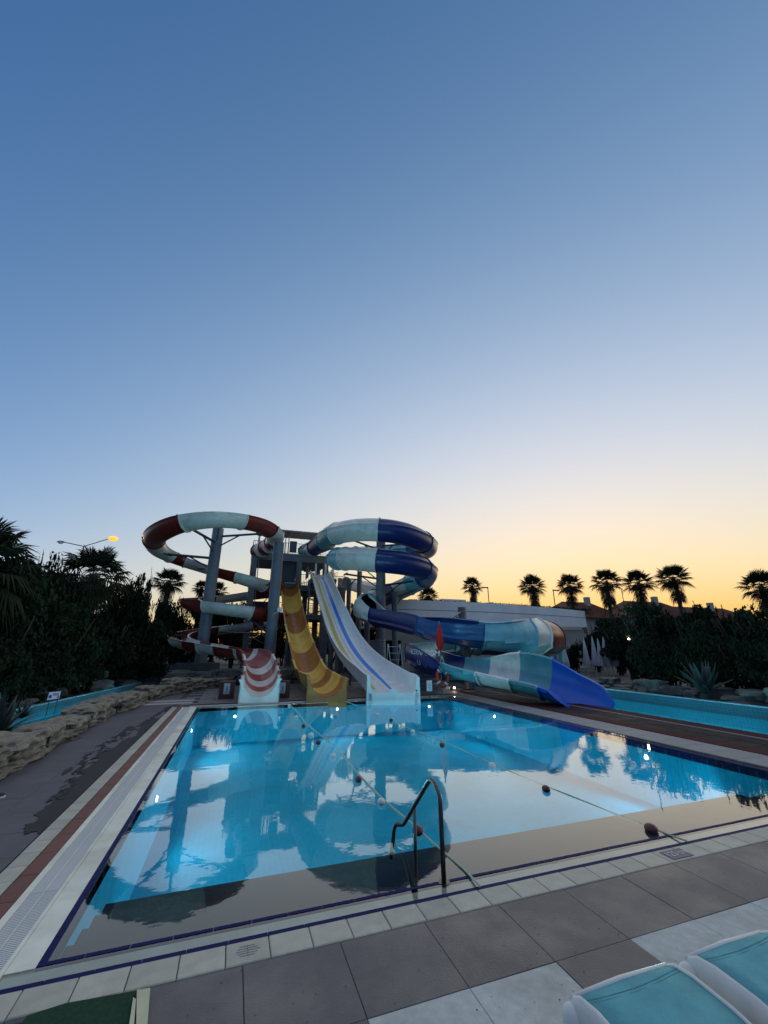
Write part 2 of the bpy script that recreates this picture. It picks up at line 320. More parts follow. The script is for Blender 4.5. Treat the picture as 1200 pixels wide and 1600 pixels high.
# ------------------------------------------------------------------ paved decks
deck = struct(slab('paved_deck', -1.32, 40, -3, 4.2, -.035, -.028, m_grout, None))
def tile_me(w, h, t, m, c=.006, g=.006, name='tile'):
    return MB().cbox(-w/2+g/2, w/2-g/2, -h/2+g/2, h/2-g/2, -t, 0, c).mesh(name, m)
rnd = random.Random(4)
def put_tile(name, me, parent, x, y, z=0, j=.0015):
    w = wloc(parent)
    return inst(name, me, parent, (x-w[0], y-w[1], z-w[2]+rnd.uniform(-j, j)), 0, None, (rnd.uniform(-.0015, .0015), rnd.uniform(-.0015, .0015), 0))
TS = .725
me_d = tile_me(TS, TS, .03, m_dark, c=.003, g=.004, name='paving_slab'); me_l = tile_me(TS, TS, .03, m_light, c=.003, g=.004, name='pale_paving_slab')
me_c = tile_me(.32, .255, .04, m_cope, name='coping_tile')
for i in range(-3, 14):
    for j in range(0, 7):
        x = 2.475-TS/2+i*TS; y = 3.945-TS/2-j*TS
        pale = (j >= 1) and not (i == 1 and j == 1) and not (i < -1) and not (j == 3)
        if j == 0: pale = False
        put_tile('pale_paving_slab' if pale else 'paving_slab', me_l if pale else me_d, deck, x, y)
for k in range(-1, 52):
    x = -1.26+.32*k
    put_tile('coping_tile', me_c, deck, x, 4.076, .006)

# left deck with its edging: tile course, brown strip, beige strip, white grating
ldeck = struct(slab('side_deck', -4.3, -1.32, 4.21, 27, -.035, -.028, m_grout, None))
me_ls = tile_me(.74, .74, .03, m_left, g=.003, c=.003, name='paving_slab')
me_dark2 = me_ls
for i in range(3):
    for j in range(-10, 31):
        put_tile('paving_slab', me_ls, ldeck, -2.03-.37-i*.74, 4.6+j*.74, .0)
me_e = tile_me(.2, .32, .04, m_cope, name='edging_tile')
for j in range(-2, 46): put_tile('edging_tile', me_e, ldeck, -1.915, 4.1+j*.32, .004)
me_b = tile_me(.17, .5, .04, m_brown, g=.003, name='brown_edging')
for j in range(-2, 30): put_tile('brown_edging', me_b, ldeck, -1.72, 4.2+j*.5, .0)
slab('beige_strip', -1.628, -1.565, 3.2, 18.5, -.04, .004, m_beige, ldeck)
slab('beige_curb', -1.335, -1.303, 3.2, 18.5, -.2, .0, m_beige, ldeck)
gm = MB()
for k in range(20):
    gm.box(-.112, -.008, -.25+k*.025, -.25+k*.025+.015, -.02, 0); gm.box(.008, .112, -.25+k*.025, -.25+k*.025+.015, -.02, 0)
gm.box(-.006, .006, -.25, .247, -.025, .004)
gme = gm.mesh('grating_panel', m_grate)
for j in range(-2, 29): put_tile('grating_panel', gme, ldeck, -1.45, 4.3+j*.5, -.002)
# dark puddle stains on the left deck
m_stain = mat('wet_stain', (.010, .008, .010), .75, var=.3, nscale=5, bump=.1)
def blob(x, y, rx, ry, z, rot, seed, n=60, rag=.45):
    b = MB(); vs = [(x, y, z)]
    for i in range(n):
        a = 2*math.pi*i/n; r = 1+rag*noise.noise(Vector((math.cos(a)*2.3, math.sin(a)*2.3, seed)))+rag*.5*noise.noise(Vector((math.cos(a)*8, math.sin(a)*8, seed)))
        u, v = rx*r*math.cos(a), ry*r*math.sin(a); vs.append((x+u*math.cos(rot)-v*math.sin(rot), y+u*math.sin(rot)+v*math.cos(rot), z))
    return b.add(vs, [(0, 1+i, 1+(i+1) % n) for i in range(n)])
st = MB()
for i, (px, py, rx, ry) in enumerate([(-2.11, 14.57, 0.0)[:2]+(.22, 1.5), (-2.03, 11.69, 0.0)[:2]+(.40, 1.5), (-2.02, 10.07, 0.0)[:2]+(.36, 1.0), (-2.01, 8.83, 0.0)[:2]+(.33, .8), (-2.03, 7.96, 0.0)[:2]+(.28, .55), (-2.09, 7.38, 0.0)[:2]+(.22, .3), (-1.87, 18.07, 0.0)[:2]+(.3, 1.2), (-2.69, 10.09, 0.0)[:2]+(.05, .25), (-2.6, 14.43, 0.0)[:2]+(.06, .4)]):
    b = blob(px, py, rx, ry, .0045+.0007*i, 0.03, i*3.7); b.v = [(min(x, -2.018), y, z) for x, y, z in b.v]; st.add(b.v, b.f)
for k in range(150):
    y = rnd.uniform(8.2, 17.5); w_ = .25+.65*math.exp(-((y-12)/3.2)**2); x = -2.05-w_*.62*(.7+.55*rnd.random()); b = blob(x, y, rnd.uniform(.01, .05), rnd.uniform(.02, .14), .0105+k*.00002, rnd.uniform(-.5, .5), k*1.3, 12, .6); st.add(b.v, b.f)
tag(st.build('wet_stain', m_stain, ldeck), kind='stuff')

# right deck between pool and river
rdeck = struct(slab('river_deck', 9.9, 13.4, -3, 20, -.2, -.03, m_grout, None))
for j in range(-6, 40):
    y = 18.2-j*.6
    put_tile('coping_tile', tile_me(1.0, .6, .04, m_grey, name='grey_coping') if j == -6 else bpy.data.meshes['grey_coping'], rdeck, 10.42, y, .0)
    put_tile('brown_edging', tile_me(.5, .6, .04, m_maroon, name='brown_edging_wide') if j == -6 else bpy.data.meshes['brown_edging_wide'], rdeck, 11.18, y, .012)
    for i in range(2):
        put_tile('wet_slab', tile_me(.58, .6, .04, m_wet, name='wet_slab') if (j == -6 and i == 0) else bpy.data.meshes['wet_slab'], rdeck, 11.73+.6*i, y, .0)
slab('pale_curb', 12.64, 12.72, -3, 20, -.05, .02, m_grey, rdeck)
slab('brown_edge', 12.76, 13.4, -3, 20, -.2, .012, m_maroon, rdeck)

# deck behind the pool
bdeck = struct(slab('back_deck', -1.3, 40, 18.55, 37, -.038, -.03, m_grout, None))
for k in range(24):
    x = PX0-.1+k*.5
    put_tile('coping_tile', tile_me(.5, .2, .05, m_curb, name='back_coping') if k == 0 else bpy.data.meshes['back_coping'], bdeck, x, 18.63, .015)
    put_tile('brown_edging', tile_me(.5, .34, .05, m_maroon, name='back_brown') if k == 0 else bpy.data.meshes['back_brown'], bdeck, x, 18.92, .02)
me_bk = tile_me(1.2, .6, .05, m_back, name='back_slab', g=.02)
for i in range(11):
    for j in range(14):
        put_tile('back_slab', me_bk, bdeck, -1.2+1.2*i+(.6 if j % 2 else 0), 19.4+j*.6, .0, .004)
# pale wooden-looking strip joining the left deck
for k in range(4): slab('pale_plank', -3.9, -1.4, 19.6+k*.45, 19.6+k*.45+.4, -.03, .006, m_curb if k in (0, 2) else m_back, bdeck)

# ------------------------------------------------------------------ river channels
def channel(name, x0, x1, y0, y1, wl, wr, waterz=-.02, zf=-.9):
    b = MB(); b.add([(x0, y0, zf), (x1, y0, zf), (x1, y1, zf), (x0, y1, zf)], [(0, 1, 2, 3)])
    o = struct(b.build(name+'_bed', m_river))
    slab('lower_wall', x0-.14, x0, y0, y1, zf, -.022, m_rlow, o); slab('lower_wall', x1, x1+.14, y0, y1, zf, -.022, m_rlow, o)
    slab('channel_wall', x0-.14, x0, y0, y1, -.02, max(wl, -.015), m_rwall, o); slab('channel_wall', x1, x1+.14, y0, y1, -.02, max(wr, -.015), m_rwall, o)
    slab('wall_cap', x0-.16, x0+.01, y0, y1, wl+.001, wl+.035, m_lteal, o) if wl > .05 else None
    slab('wall_cap', x1-.01, x1+.16, y0, y1, wr+.001, wr+.035, m_lteal, o) if wr > .05 else None
    slab('end_wall', x0, x1, y1, y1+.2, zf, .2, m_river, o)
    struct(MB().add([(x0, y0, waterz), (x1, y0, waterz), (x1, y1, waterz), (x0, y1, waterz)], [(0, 1, 2, 3)]).build(name+'_water', m_water2))
def slant(name, m, parent, xs_, z0, z1):
    mb = MB()
    for k in range(35):
        a, b = -6+k, -5+k; (p0, p1), (q0, q1) = xs_(a), xs_(b)
        mb.add([(p0, a, z0), (p1, a, z0), (q1, b, z0), (q0, b, z0), (p0, a, z1), (p1, a, z1), (q1, b, z1), (q0, b, z1)], [(0, 3, 2, 1), (4, 5, 6, 7), (1, 2, 6, 5), (3, 0, 4, 7)])
    return mb.build(name, m, parent)
lb = MB()
for k in range(35):
    a, b = -6+k, -5+k; lb.add([(lrx(a, -1), a, -.7), (lrx(a, 1), a, -.7), (lrx(b, 1), b, -.7), (lrx(b, -1), b, -.7)], [(0, 1, 2, 3)])
lrv = struct(lb.build('left_river_bed', m_river))
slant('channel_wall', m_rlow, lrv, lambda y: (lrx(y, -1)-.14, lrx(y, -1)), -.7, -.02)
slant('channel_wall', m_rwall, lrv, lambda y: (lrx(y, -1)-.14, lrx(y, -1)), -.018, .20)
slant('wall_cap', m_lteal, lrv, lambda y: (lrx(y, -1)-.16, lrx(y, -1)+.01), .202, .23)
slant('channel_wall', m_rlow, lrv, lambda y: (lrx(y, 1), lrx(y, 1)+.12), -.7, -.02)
slab('end_wall', -5.2, -4.31, 28.8, 29, -.7, .2, m_rwall, lrv)
lw_ = MB()
for k in range(35):
    a, b = -6+k, -5+k; lw_.add([(lrx(a, -1), a, -.015), (lrx(a, 1), a, -.015), (lrx(b, 1), b, -.015), (lrx(b, -1), b, -.015)], [(0, 1, 2, 3)])
struct(lw_.build('left_river_water', m_water2))
channel('right_river', 13.44, 16.1, -6, 46, -.02, .34)

# ------------------------------------------------------------------ flumes
def catmull(P, step=.35):
    """P: list of tuples, first three numbers the position, the rest profile parameters"""
    P = [Vector(p) if len(p) <= 4 else p for p in P]; P = [tuple(p) for p in P]
    d = len(P[0]); Q = [tuple(2*P[0][k]-P[1][k] for k in range(d))]+P+[tuple(2*P[-1][k]-P[-2][k] for k in range(d))]; out = []
    for i in range(1, len(Q)-2):
        n = max(2, int(math.dist(Q[i][:3], Q[i+1][:3])/step))
        for s in range(n):
            t = s/n; out.append(tuple(.5*(2*Q[i][k]+(Q[i+1][k]-Q[i-1][k])*t+(2*Q[i-1][k]-5*Q[i][k]+4*Q[i+1][k]-Q[i+2][k])*t*t+(3*Q[i][k]-Q[i-1][k]-3*Q[i+1][k]+Q[i+2][k])*t**3) for k in range(d)))
    out.append(P[-1]); return out
def arcs(P, path, cuts):
    """arc lengths of fractional control indices"""
    L_ = [0]
    for i in range(1, len(path)): L_.append(L_[-1]+math.dist(path[i][:3], path[i-1][:3]))
    a = []; j = 0
    for p in P:
        while j < len(path)-1 and math.dist(path[j][:3], p[:3]) > 1e-4: j += 1
        a.append(L_[j])
    out = []
    for c in cuts:
        i = min(int(c), len(a)-2); out.append(a[i]+(a[i+1]-a[i])*(c-i))
    return out
def frames(path, bank=None):
    fr = []
    for i in range(len(path)):
        a = Vector(path[max(i-1, 0)][:3]); b = Vector(path[min(i+1, len(path)-1)][:3]); t = (b-a).normalized()
        s = t.cross(Vector((0, 0, 1))).normalized(); u = s.cross(t).normalized(); fr.append((Vector(path[i][:3]), t, s, u))
    return fr
def loft(mb, rings, closed=True, caps=True, mi=0):
    n = len(rings[0]); vs = [v for r in rings for v in r]; fs = []
    for i in range(len(rings)-1):
        for k in range(n if closed else n-1): fs.append((i*n+k, i*n+(k+1) % n, (i+1)*n+(k+1) % n, (i+1)*n+k))
    mb.add(vs, fs, mi)
    if caps and closed:
        h = n//2
        for base in (0, (len(rings)-1)*n):
            mb.add([vs[base+k] for k in range(n)], [(k, k+1, n-2-k, n-1-k) for k in range(h-1)], mi)
    return mb
def flume_ring(fr, r, a0, a1, th=.045, lip=.07, bump=0, ridge=None, nseg=22):
    """ring of a trough or tube wall: angles measured from the bottom, a0 on the left, a1 on the right (degrees)"""
    p, t, s, u = fr; outer = []; inner = []
    for k in range(nseg+1):
        a = R(-a0+(a0+a1)*k/nseg); ro = r+th+bump
        if (k == 0 or k == nseg) and a0 < 170: ro += lip
        if ridge and any(abs(math.degrees(a)-q) < (a0+a1)/nseg*.51 for q in ridge): ro += .10
        outer.append(p+s*math.sin(a)*ro-u*math.cos(a)*ro); inner.append(p+s*math.sin(a)*r-u*math.cos(a)*r)
    return outer+inner[::-1]
def flume(root, path, colors, seclen, ridge=None, start=0, nseg=22, inner=None):
    """splits the run into coloured sections, each section a part with flanged ends"""
    fr = frames(path); L_ = [0]
    for i in range(1, len(path)): L_.append(L_[-1]+math.dist(path[i][:3], path[i-1][:3]))
    if isinstance(seclen, (int, float)): cuts = [seclen*k for k in range(int(L_[-1]/seclen)+2)]
    else: cuts = list(seclen)
    cuts = [c for c in cuts if c < L_[-1]-.2]+[L_[-1]]
    def at(x):
        for i in range(1, len(L_)):
            if L_[i] >= x-1e-6:
                t = (x-L_[i-1])/max(1e-6, L_[i]-L_[i-1]); q = tuple(path[i-1][k]*(1-t)+path[i][k]*t for k in range(len(path[0])))
                f0, f1 = fr[i-1], fr[i]; return (Vector(q[:3]), f0[1].lerp(f1[1], t).normalized(), f0[2].lerp(f1[2], t).normalized(), f0[3].lerp(f1[3], t).normalized()), q
        return fr[-1], path[-1]
    out = []
    for ci in range(len(cuts)-1):
        a, b = cuts[ci], cuts[ci+1]; n = max(2, int((b-a)/.4)); rings = []
        for k in range(n+1):
            f, q = at(a+(b-a)*k/n); rings.append((f, q))
        rr = []
        f0, q0 = at(a+.05); fe, qe = at(b-.05)
        seq = [(rings[0], .07), ((f0, q0), .07), ((at(a+.055)), 0)]+[(x, 0) for x in rings[1:-1]]+[((at(b-.055)), 0), ((fe, qe), .07), (rings[-1], .07)]
        for (f, q), bu in seq: rr.append(flume_ring(f, q[3], q[4], q[5], bump=bu, ridge=ridge, nseg=nseg))
        mb = MB(); loft(mb, rr); o = mb.build('flume_section', colors[ci % len(colors)], root, smooth=True); out.append(o)
    return out, at, L_[-1]
def shade_auto(o, ang=35):
    me = o.data
    if me.shade_smooth: me.set_sharp_from_angle(angle=R(ang))

TOTAL_LABELS = {}
# --- red and white open slide on the left
rw = thing('red_white_slide', 'open red and white striped spiral slide winding down on the left into the pool', 'water slide', (-1.5, 33, 0))
P_ = [(1.11, 39.98, 10.88)+(.62, 178, 178), (1.72, 38.46, 10.96)+(.62, 178, 178), (2.19, 36.43, 11.01)+(.62, 150, 150), (2.17, 32.93, 10.93)+(.62, 100, 100), (0.62, 29.79, 10.86)+(.70, 98, 98), (-1.8, 28.14, 10.54)+(.73, 98, 98),
      (-3.93, 28.33, 10.11)+(.73, 98, 98), (-5.48, 30.0, 9.75)+(.72, 98, 98), (-6.34, 32.39, 9.58)+(.66, 98, 98), (-6.37, 35.23, 9.49)+(.62, 98, 98), (-5.07, 37.16, 9.25)+(.6, 98, 98), (-2.99, 36.88, 8.68)+(.62, 98, 98),
      (-0.35, 35.2, 7.8)+(.66, 98, 98), (1.76, 35.56, 7.27)+(.66, 98, 98), (3.02, 37.88, 7.26)+(.62, 98, 98), (2.44, 40.73, 7.23)+(.6, 98, 98), (-0.03, 41.5, 6.92)+(.6, 98, 98), (-2.55, 39.92, 6.35)+(.6, 98, 98), (-3.78, 36.81, 5.82)+(.62, 98, 98),
      (-3.24, 33.85, 5.4)+(.66, 98, 98), (-1.26, 32.18, 5.07)+(.66, 98, 98), (1.12, 31.98, 4.76)+(.66, 98, 98), (2.98, 33.87, 4.51)+(.62, 98, 98), (3.49, 36.84, 4.35)+(.6, 98, 98), (1.61, 39.47, 4.18)+(.6, 98, 98), (-1.3, 38.98, 3.78)+(.6, 98, 98),
      (-3.65, 36.32, 3.25)+(.62, 95, 95), (-3.89, 33.27, 2.85)+(.62, 92, 92), (-2.74, 31.08, 2.57)+(.62, 88, 88), (-1.04, 29.38, 2.28)+(.6, 88, 88), (0.22, 28.0, 2.09)+(.6, 88, 88), (0.98, 26.58, 1.98)+(.68, 95, 95), (1.32, 24.76, 1.69)+(.72, 95, 95), (1.39, 22.96, 1.26)+(.72, 92, 92), (1.34, 21.16, 1.05)+(.72, 90, 90), (1.24, 19.76, 0.95)+(.70, 90, 90), (1.16, 18.66, 0.89)+(.68, 92, 92)]
path = catmull(P_); RPATH = path
CC = [0, .5, 1, 1.5, 2, 2.6, 3.5, 4.5, 6, 8, 9.6, 10.2, 11.4, 12, 13, 15.7, 17, 19.6, 20.9, 22.5, 23.5, 24, 25.2, 26.4, 28, 28.5, 29.2, 30.4, 30.7, 31.9, 32.5, 33.1, 33.8, 34.6]
CL = 'rwrwrwrwrwrwrwrwrwrwrwrwrwrwrwrwrw'
CL = ['r','w','r','w','r','w','r','r','w','r','w','r','w','r','w','r','w','r','w','r','w','r','w','r','w','r','w','r','w','r','w','r','w','r','w']
CC = [0, .5, 1, 1.5, 2, 2.6, 3.5, 4.5, 6, 8, 9.6, 10.2, 11.4, 12, 13, 15.7, 17, 19.6, 20.9, 22.5, 23.5, 24, 25.2, 26.4, 28, 28.5, 29.2, 30.4, 30.7, 31.9, 32.5, 33.1, 33.8, 34.6]
CL = ['r','w','r','w','r','w','r','w','r','w','r','w','r','w','r','w','r','w','r','w','r','w','r','w','r','w','r','w','r','w','r','w','r','w']
secs, at_, LL = flume(rw, path, [m_red], arcs(P_, path, CC))
for k, o in enumerate(secs): o.data.materials.clear(); o.data.materials.append(m_white if CL[min(k, len(CL)-1)] == 'w' else (m_red if k < 28 else m_redin)); shade_auto(o)
def end_panel(f, r, m, root, drop=1.2, name='end_panel'):
    p, t, s, u = f[0], f[1], f[2], Vector((0, 0, 1)); t = Vector((t.x, t.y, 0)).normalized(); mb = MB(); n = 9
    inn = [(-math.cos(math.pi*k/n)*(r-.01), -math.sin(math.pi*k/n)*(r-.01)) for k in range(n+1)]; out_ = [(a*1.14 if k in (0, n) else (-(r+.11) if k < n/2 else r+.11), -.03 if k in (0, n) else -drop) for k, (a, b) in enumerate(inn)]
    out_ = [(-(r+.12)+(2*(r+.12))*k/n, (-.03 if k in (0, n) else -drop)) for k in range(n+1)]
    poly = [(-(r+.11), .0)]+inn[0:]+[(r+.11, .0), (r+.13, -drop)]
    # fan of quads between the trough edge and the skirt's foot
    foot = [(-(r+.13)+2*(r+.13)*k/n, -drop) for k in range(n+1)]
    for off, rev in ((0, False), (-.07, True)):
        a = [p+s*x+u*y+t*off for x, y in inn]; b = [p+s*x+u*y+t*off for x, y in foot]; l0 = p-s*(r+.11)+t*off; r0 = p+s*(r+.11)+t*off
        vs = a+b+[l0, r0]; fs = [(k, n+1+k, n+2+k, k+1) for k in range(n)]+[(0, 2*n+2, n+1), (n, 2*n+1, 2*n+3)]
        mb.add(vs, [q[::-1] for q in fs] if rev else fs)
    for sd in (-1, 1):
        c = [p+s*sd*(r+.11)+u*0, p+s*sd*(r+.13)-u*drop, p+s*sd*(r+.13)-u*drop-t*.9, p+s*sd*(r+.11)-t*.9]; mb.add(c+[q-s*sd*.04 for q in c], [(0, 1, 2, 3), (7, 6, 5, 4), (0, 4, 5, 1), (0, 3, 7, 4)])
    return mb.build(name, m, root)
end_panel(at_(LL-.02)[0], P_[-1][3], m_white, rw, P_[-1][2]+.22)


# --- yellow and brown slide
ys_ = thing('yellow_brown_slide', 'steep open slide banded yellow and brown, curving right at its foot', 'water slide', (3.5, 27, 0))
P_ = [(4.38, 40.77, 9.02)+(.72, 92, 92), (4.23, 38.17, 7.52)+(.72, 92, 92), (4.13, 34.35, 5.44)+(.72, 92, 92), (4.14, 31.33, 3.77)+(.72, 92, 92), (4.16, 28.3, 2.48)+(.72, 92, 92), (4.1, 25.47, 1.55)+(.74, 92, 92), (4.07, 23.55, 1.1)+(.76, 90, 92), (4.07, 21.62, 0.98)+(.78, 88, 92), (4.09, 20.09, 0.92)+(.78, 86, 94), (4.01, 18.98, 0.91)+(.76, 88, 96), (3.89, 18.29, 0.9)+(.74, 90, 98)]
path = catmull(P_, .3); YPATH = path
secs, at_, LL = flume(ys_, path, [m_cream, m_brn, m_yel], [0, .7, 3.9, 7.4, 10.9, 14.2, 17.4, 19.4, 20.8, 22.6])
for k, o in enumerate(secs):
    shade_auto(o); o.data.materials.clear(); o.data.materials.append(m_cream if k == 0 else (m_brn if k % 2 == 1 else m_yel))
end_panel(at_(LL-.02)[0], P_[-1][3], m_brn, ys_, P_[-1][2]+.22)

# --- white two-lane slide with yellow and blue stripes
ws = thing('white_lane_slide', 'wide white two-lane slide with one yellow and one blue stripe running straight into the pool', 'water slide', (6.6, 27, 0))
P_ = [(6.92, 38.2, 8.63)+(.86, .5), (6.77, 37.0, 8.13)+(.86, .5), (6.84, 36.0, 7.53)+(.88, .45), (6.87, 33.6, 5.98)+(.92, .45), (6.9, 30.8, 4.26)+(.95, .48), (6.86, 28.0, 2.82)+(.98, .5), (6.81, 25.2, 1.76)+(1.0, .55), (6.81, 22.6, 1.04)+(1.02, .62), (6.85, 20.4, 0.55)+(1.04, .72), (6.84, 18.9, 0.25)+(1.07, .8), (6.8, 18.2, 0.24)+(1.08, .78), (6.71, 17.8, 0.26)+(1.08, .66)]
path = catmull(P_, .35); WPATH = path; fr = frames(path)
def lane_ring(i, uv): p, t, s, u = fr[i]; return [p+s*a+u*b for a, b in uv]
def wprof(w, h):
    top = [(-w, h), (-w+.05, h-.02), (-w+.10, .16), (-w+.24, .02), (-.16, .0), (-.07, .10), (.07, .10), (.16, .0), (w-.24, .02), (w-.10, .16), (w-.05, h-.02), (w, h)]
    bot = [(w+.07, h-.03), (w+.03, h-.08), (w-.02, .05), (w-.2, -.06), (.1, -.06), (.02, -.06), (-.02, -.06), (-.1, -.06), (-w+.2, -.06), (-w+.02, .05), (-w-.03, h-.08), (-w-.07, h-.03)]
    return top+bot
secn = 5; n = len(path); bounds = [round(k*(n-1)/7) for k in range(8)]
for k in range(7):
    mb = MB(); loft(mb, [lane_ring(i, wprof(path[i][3], path[i][4])) for i in range(bounds[k], bounds[k+1]+1)]); o = mb.build('slide_section', m_offw, ws, smooth=True); shade_auto(o, 40)
for nm, m, c in (('yellow_stripe', m_ystripe, .50), ('blue_stripe', m_bstripe, -.26)):
    mb = MB(); rings = []
    for i in range(2, n-5):
        w = path[i][3]; c0, c1 = c*w-.19*w, c*w+.19*w
        if i >= n-14: c0 += (i-(n-14))*.02
        rings.append(lane_ring(i, [(c0, .014), (c1, .014), (c1, .004), (c0, .004)]))
    loft(mb, rings); mb.build(nm, m, ws)
# starting hoods and end block
for c in (-.55, .30):
    mb = MB(); i = 0; p, t, s, u = fr[0]
    for sgn in (0,):
        pts = [(-.0, -.3), (.0, .6), (-.45, .9), (-1.0, .95), (-1.5, .7), (-1.7, -.3)]
        a = [p+s*(c*1.1-.06)+t*x+Vector((0, 0, y)) for x, y in pts]; b = [q_+s*.16 for q_ in a]; k = len(a)
        mb.add(a+b, [tuple(range(k)), tuple(range(2*k-1, k-1, -1))]+[(j, (j+1) % k, k+(j+1) % k, k+j) for j in range(k)])
    mb.build('start_hood', m_offw, ws)
p, t, s, u = fr[-1]; w = 1.08; mb = MB(); z = Vector((0, 0, 1))
for sd in (-1, 1):
    c = [p+s*sd*(w-.12)+z*.0, p+s*sd*(w-.05)+z*.66, p+s*sd*(w+.07)+z*.66, p+s*sd*(w+.09)-z*(p.z+.2), p+s*sd*(w-.2)-z*(p.z+.2)]; b = [x-t*1.0 for x in c]
    mb.add(c+b, [(0, 1, 2, 3, 4), (5, 9, 8, 7, 6), (0, 5, 6, 1), (1, 6, 7, 2), (2, 7, 8, 3)])
c = [p+s*(-w)-z*(p.z+.2), p+s*w-z*(p.z+.2), p+s*w+z*.02, p+s*.2+z*.02, p+s*.08+z*.2, p-s*.08+z*.2, p-s*.2+z*.02, p-s*w+z*.02]; b = [x-t*.1 for x in c]
mb.add(c+b, [tuple(range(8)), tuple(range(15, 7, -1))]+[(j, (j+1) % 8, 8+(j+1) % 8, 8+j) for j in range(8)])
mb.build('end_block', m_offw, ws)
MB().tube([p-s*1.0+z*.12-t*.02, p-s*1.0+z*.12+t*.02], .035, 8).build('drain_hole', m_black, ws)
# struts under the pool slides
for root, pth, idx, dz in ((ws, WPATH, (14, 26, 38, 50), .12), (ys_, YPATH, (14, 30, 46, 58), .80), (rw, RPATH, (-8, -16), .80)):
    for i in idx:
        if abs(i) >= len(pth): continue
        p = pth[i]; zt_ = p[2]-dz
        if zt_ < .15: continue
        MB().tube([(p[0], p[1], 0), (p[0], p[1], zt_)], .07, 8).build('support_leg', m_steel, root); MB().box(p[0]-.35, p[0]+.35, p[1]-.05, p[1]+.05, zt_-.12, zt_-.02).build('cross_beam', m_steel, root)

# --- blue tube slide: double loop above, great bowl turn and exit on the right
bs = thing('blue_tube_slide', 'closed blue, teal and white tube slide looping twice above the pool', 'water slide', (9, 33, 0))
T_ = (.84, 178, 178)
P_ = [(5.79, 41.09, 11.47)+(.62, 178, 178), (6.35, 38.99, 11.44)+(.7, 178, 178), (6.75, 35.87, 11.32)+T_, (6.85, 32.49, 11.13)+T_, (7.76, 29.6, 10.84)+T_, (9.31, 27.89, 10.58)+T_, (11.35, 27.77, 10.44)+T_, (13.61, 29.18, 10.3)+T_, (15.31, 31.92, 10.51)+T_, (15.2, 34.83, 10.83)+T_,
      (12.95, 36.79, 10.83)+T_, (10.05, 36.65, 10.4)+T_, (7.85, 34.11, 9.55)+T_, (7.26, 31.58, 8.95)+T_, (8.09, 29.51, 8.6)+T_, (9.61, 28.0, 8.26)+T_, (11.62, 27.88, 8.13)+T_, (13.73, 29.35, 8.07)+T_, (15.01, 31.62, 7.98)+T_, (14.74, 33.94, 7.63)+T_, (13.32, 35.16, 6.91)+T_, (11.51, 34.74, 6.22)+T_, (10.22, 33.26, 5.59)+T_]
path = catmull(P_, .45)
CC = [0, .5, 1.1, 2.3, 3.3, 5.05, 7, 9, 10, 11, 12, 13.5, 14.9, 16.8, 18.2, 19.2, 20.1, 21]
cols = [m_teal, m_white, m_navyf, m_teal, m_white, m_navyf, m_blue, m_teal, m_white, m_navyf, m_teal, m_white, m_navyf, m_blue, m_lteal, m_white, m_navyf, m_blue]
CC.insert(11, 12.9); cols.insert(11, m_lteal)
secs, at_, LL = flume(bs, path, [m_teal], arcs(P_, path, CC), ridge=(108, -108), nseg=44)
for k, o in enumerate(secs): o.data.materials.clear(); o.data.materials.append(cols[min(k, len(cols)-1)]); shade_auto(o, 30)
bs2 = thing('blue_bowl_slide', 'big open blue and teal slide on the right with red tunnel and white lettering', 'water slide', (15, 20, 0))
P_ = [(10.05, 32.69, 5.48)+(.9, 178, 178), (9.6, 31.57, 5.01)+(.9, 150, 150), (10.0, 29.55, 4.49)+(.85, 100, 120), (10.57, 26.57, 4.04)+(.85, 100, 120), (10.77, 23.45, 3.62)+(.85, 110, 120), (11.12, 20.82, 3.25)+(.86, 120, 105), (12.09, 19.45, 3.01)+(.88, 125, 105), (13.66, 19.24, 2.86)+(.90, 130, 120), (15.41, 19.69, 2.78)+(.92, 150, 150), (17.31, 20.72, 2.75)+(.95, 178, 178),
      (19.59, 22.72, 2.64)+(.95, 178, 178), (21.12, 25.61, 2.51)+(.93, 178, 178), (20.68, 28.24, 2.44)+(.9, 120, 120), (18.11, 29.25, 2.49)+(.88, 95, 95), (14.58, 27.92, 2.42)+(.88, 95, 95), (11.83, 25.38, 2.2)+(.88, 100, 100), (10.24, 22.59, 1.92)+(.88, 100, 118), (9.69, 19.97, 1.7)+(.88, 100, 118), (10.08, 18.19, 1.65)+(.86, 92, 76), (10.77, 16.97, 1.48)+(.86, 105, 68), (11.56, 15.95, 1.3)+(.9, 132, 66), (12.29, 15.01, 1.13)+(.92, 132, 66), (12.76, 14.21, 0.92)+(.94, 106, 62), (13.05, 13.54, 0.68)+(.97, 98, 36), (13.2, 13.1, 0.51)+(.99, 88, 16), (13.24, 12.92, 0.42)+(.99, 66, 8)]
path = catmull(P_, .4)
CC = [0, .6, 2, 4.3, 6.15, 7.8, 8.5, 9.6, 11, 12.3, 13, 14, 15, 16, 17.9, 19, 20.1, 21.2]
cols2 = [m_lteal, m_white, m_navyf, m_blue, m_lteal, m_white, m_red, m_red, m_navyf, m_blue, m_lteal, m_teal, m_white, m_navyf, m_teal, m_white, m_teal, m_bright]
secs, at_, LL = flume(bs2, path, [m_blue], arcs(P_, path, CC), ridge=(60, -60), nseg=30)
for k, o in enumerate(secs): o.data.materials.clear(); o.data.materials.append(cols2[min(k, len(cols2)-1)]); shade_auto(o, 30)
LET = arcs(P_, path, [16.62, 17.86, 17.05, 17.18])
BOWL_AT, BOWL_L = at_, LL
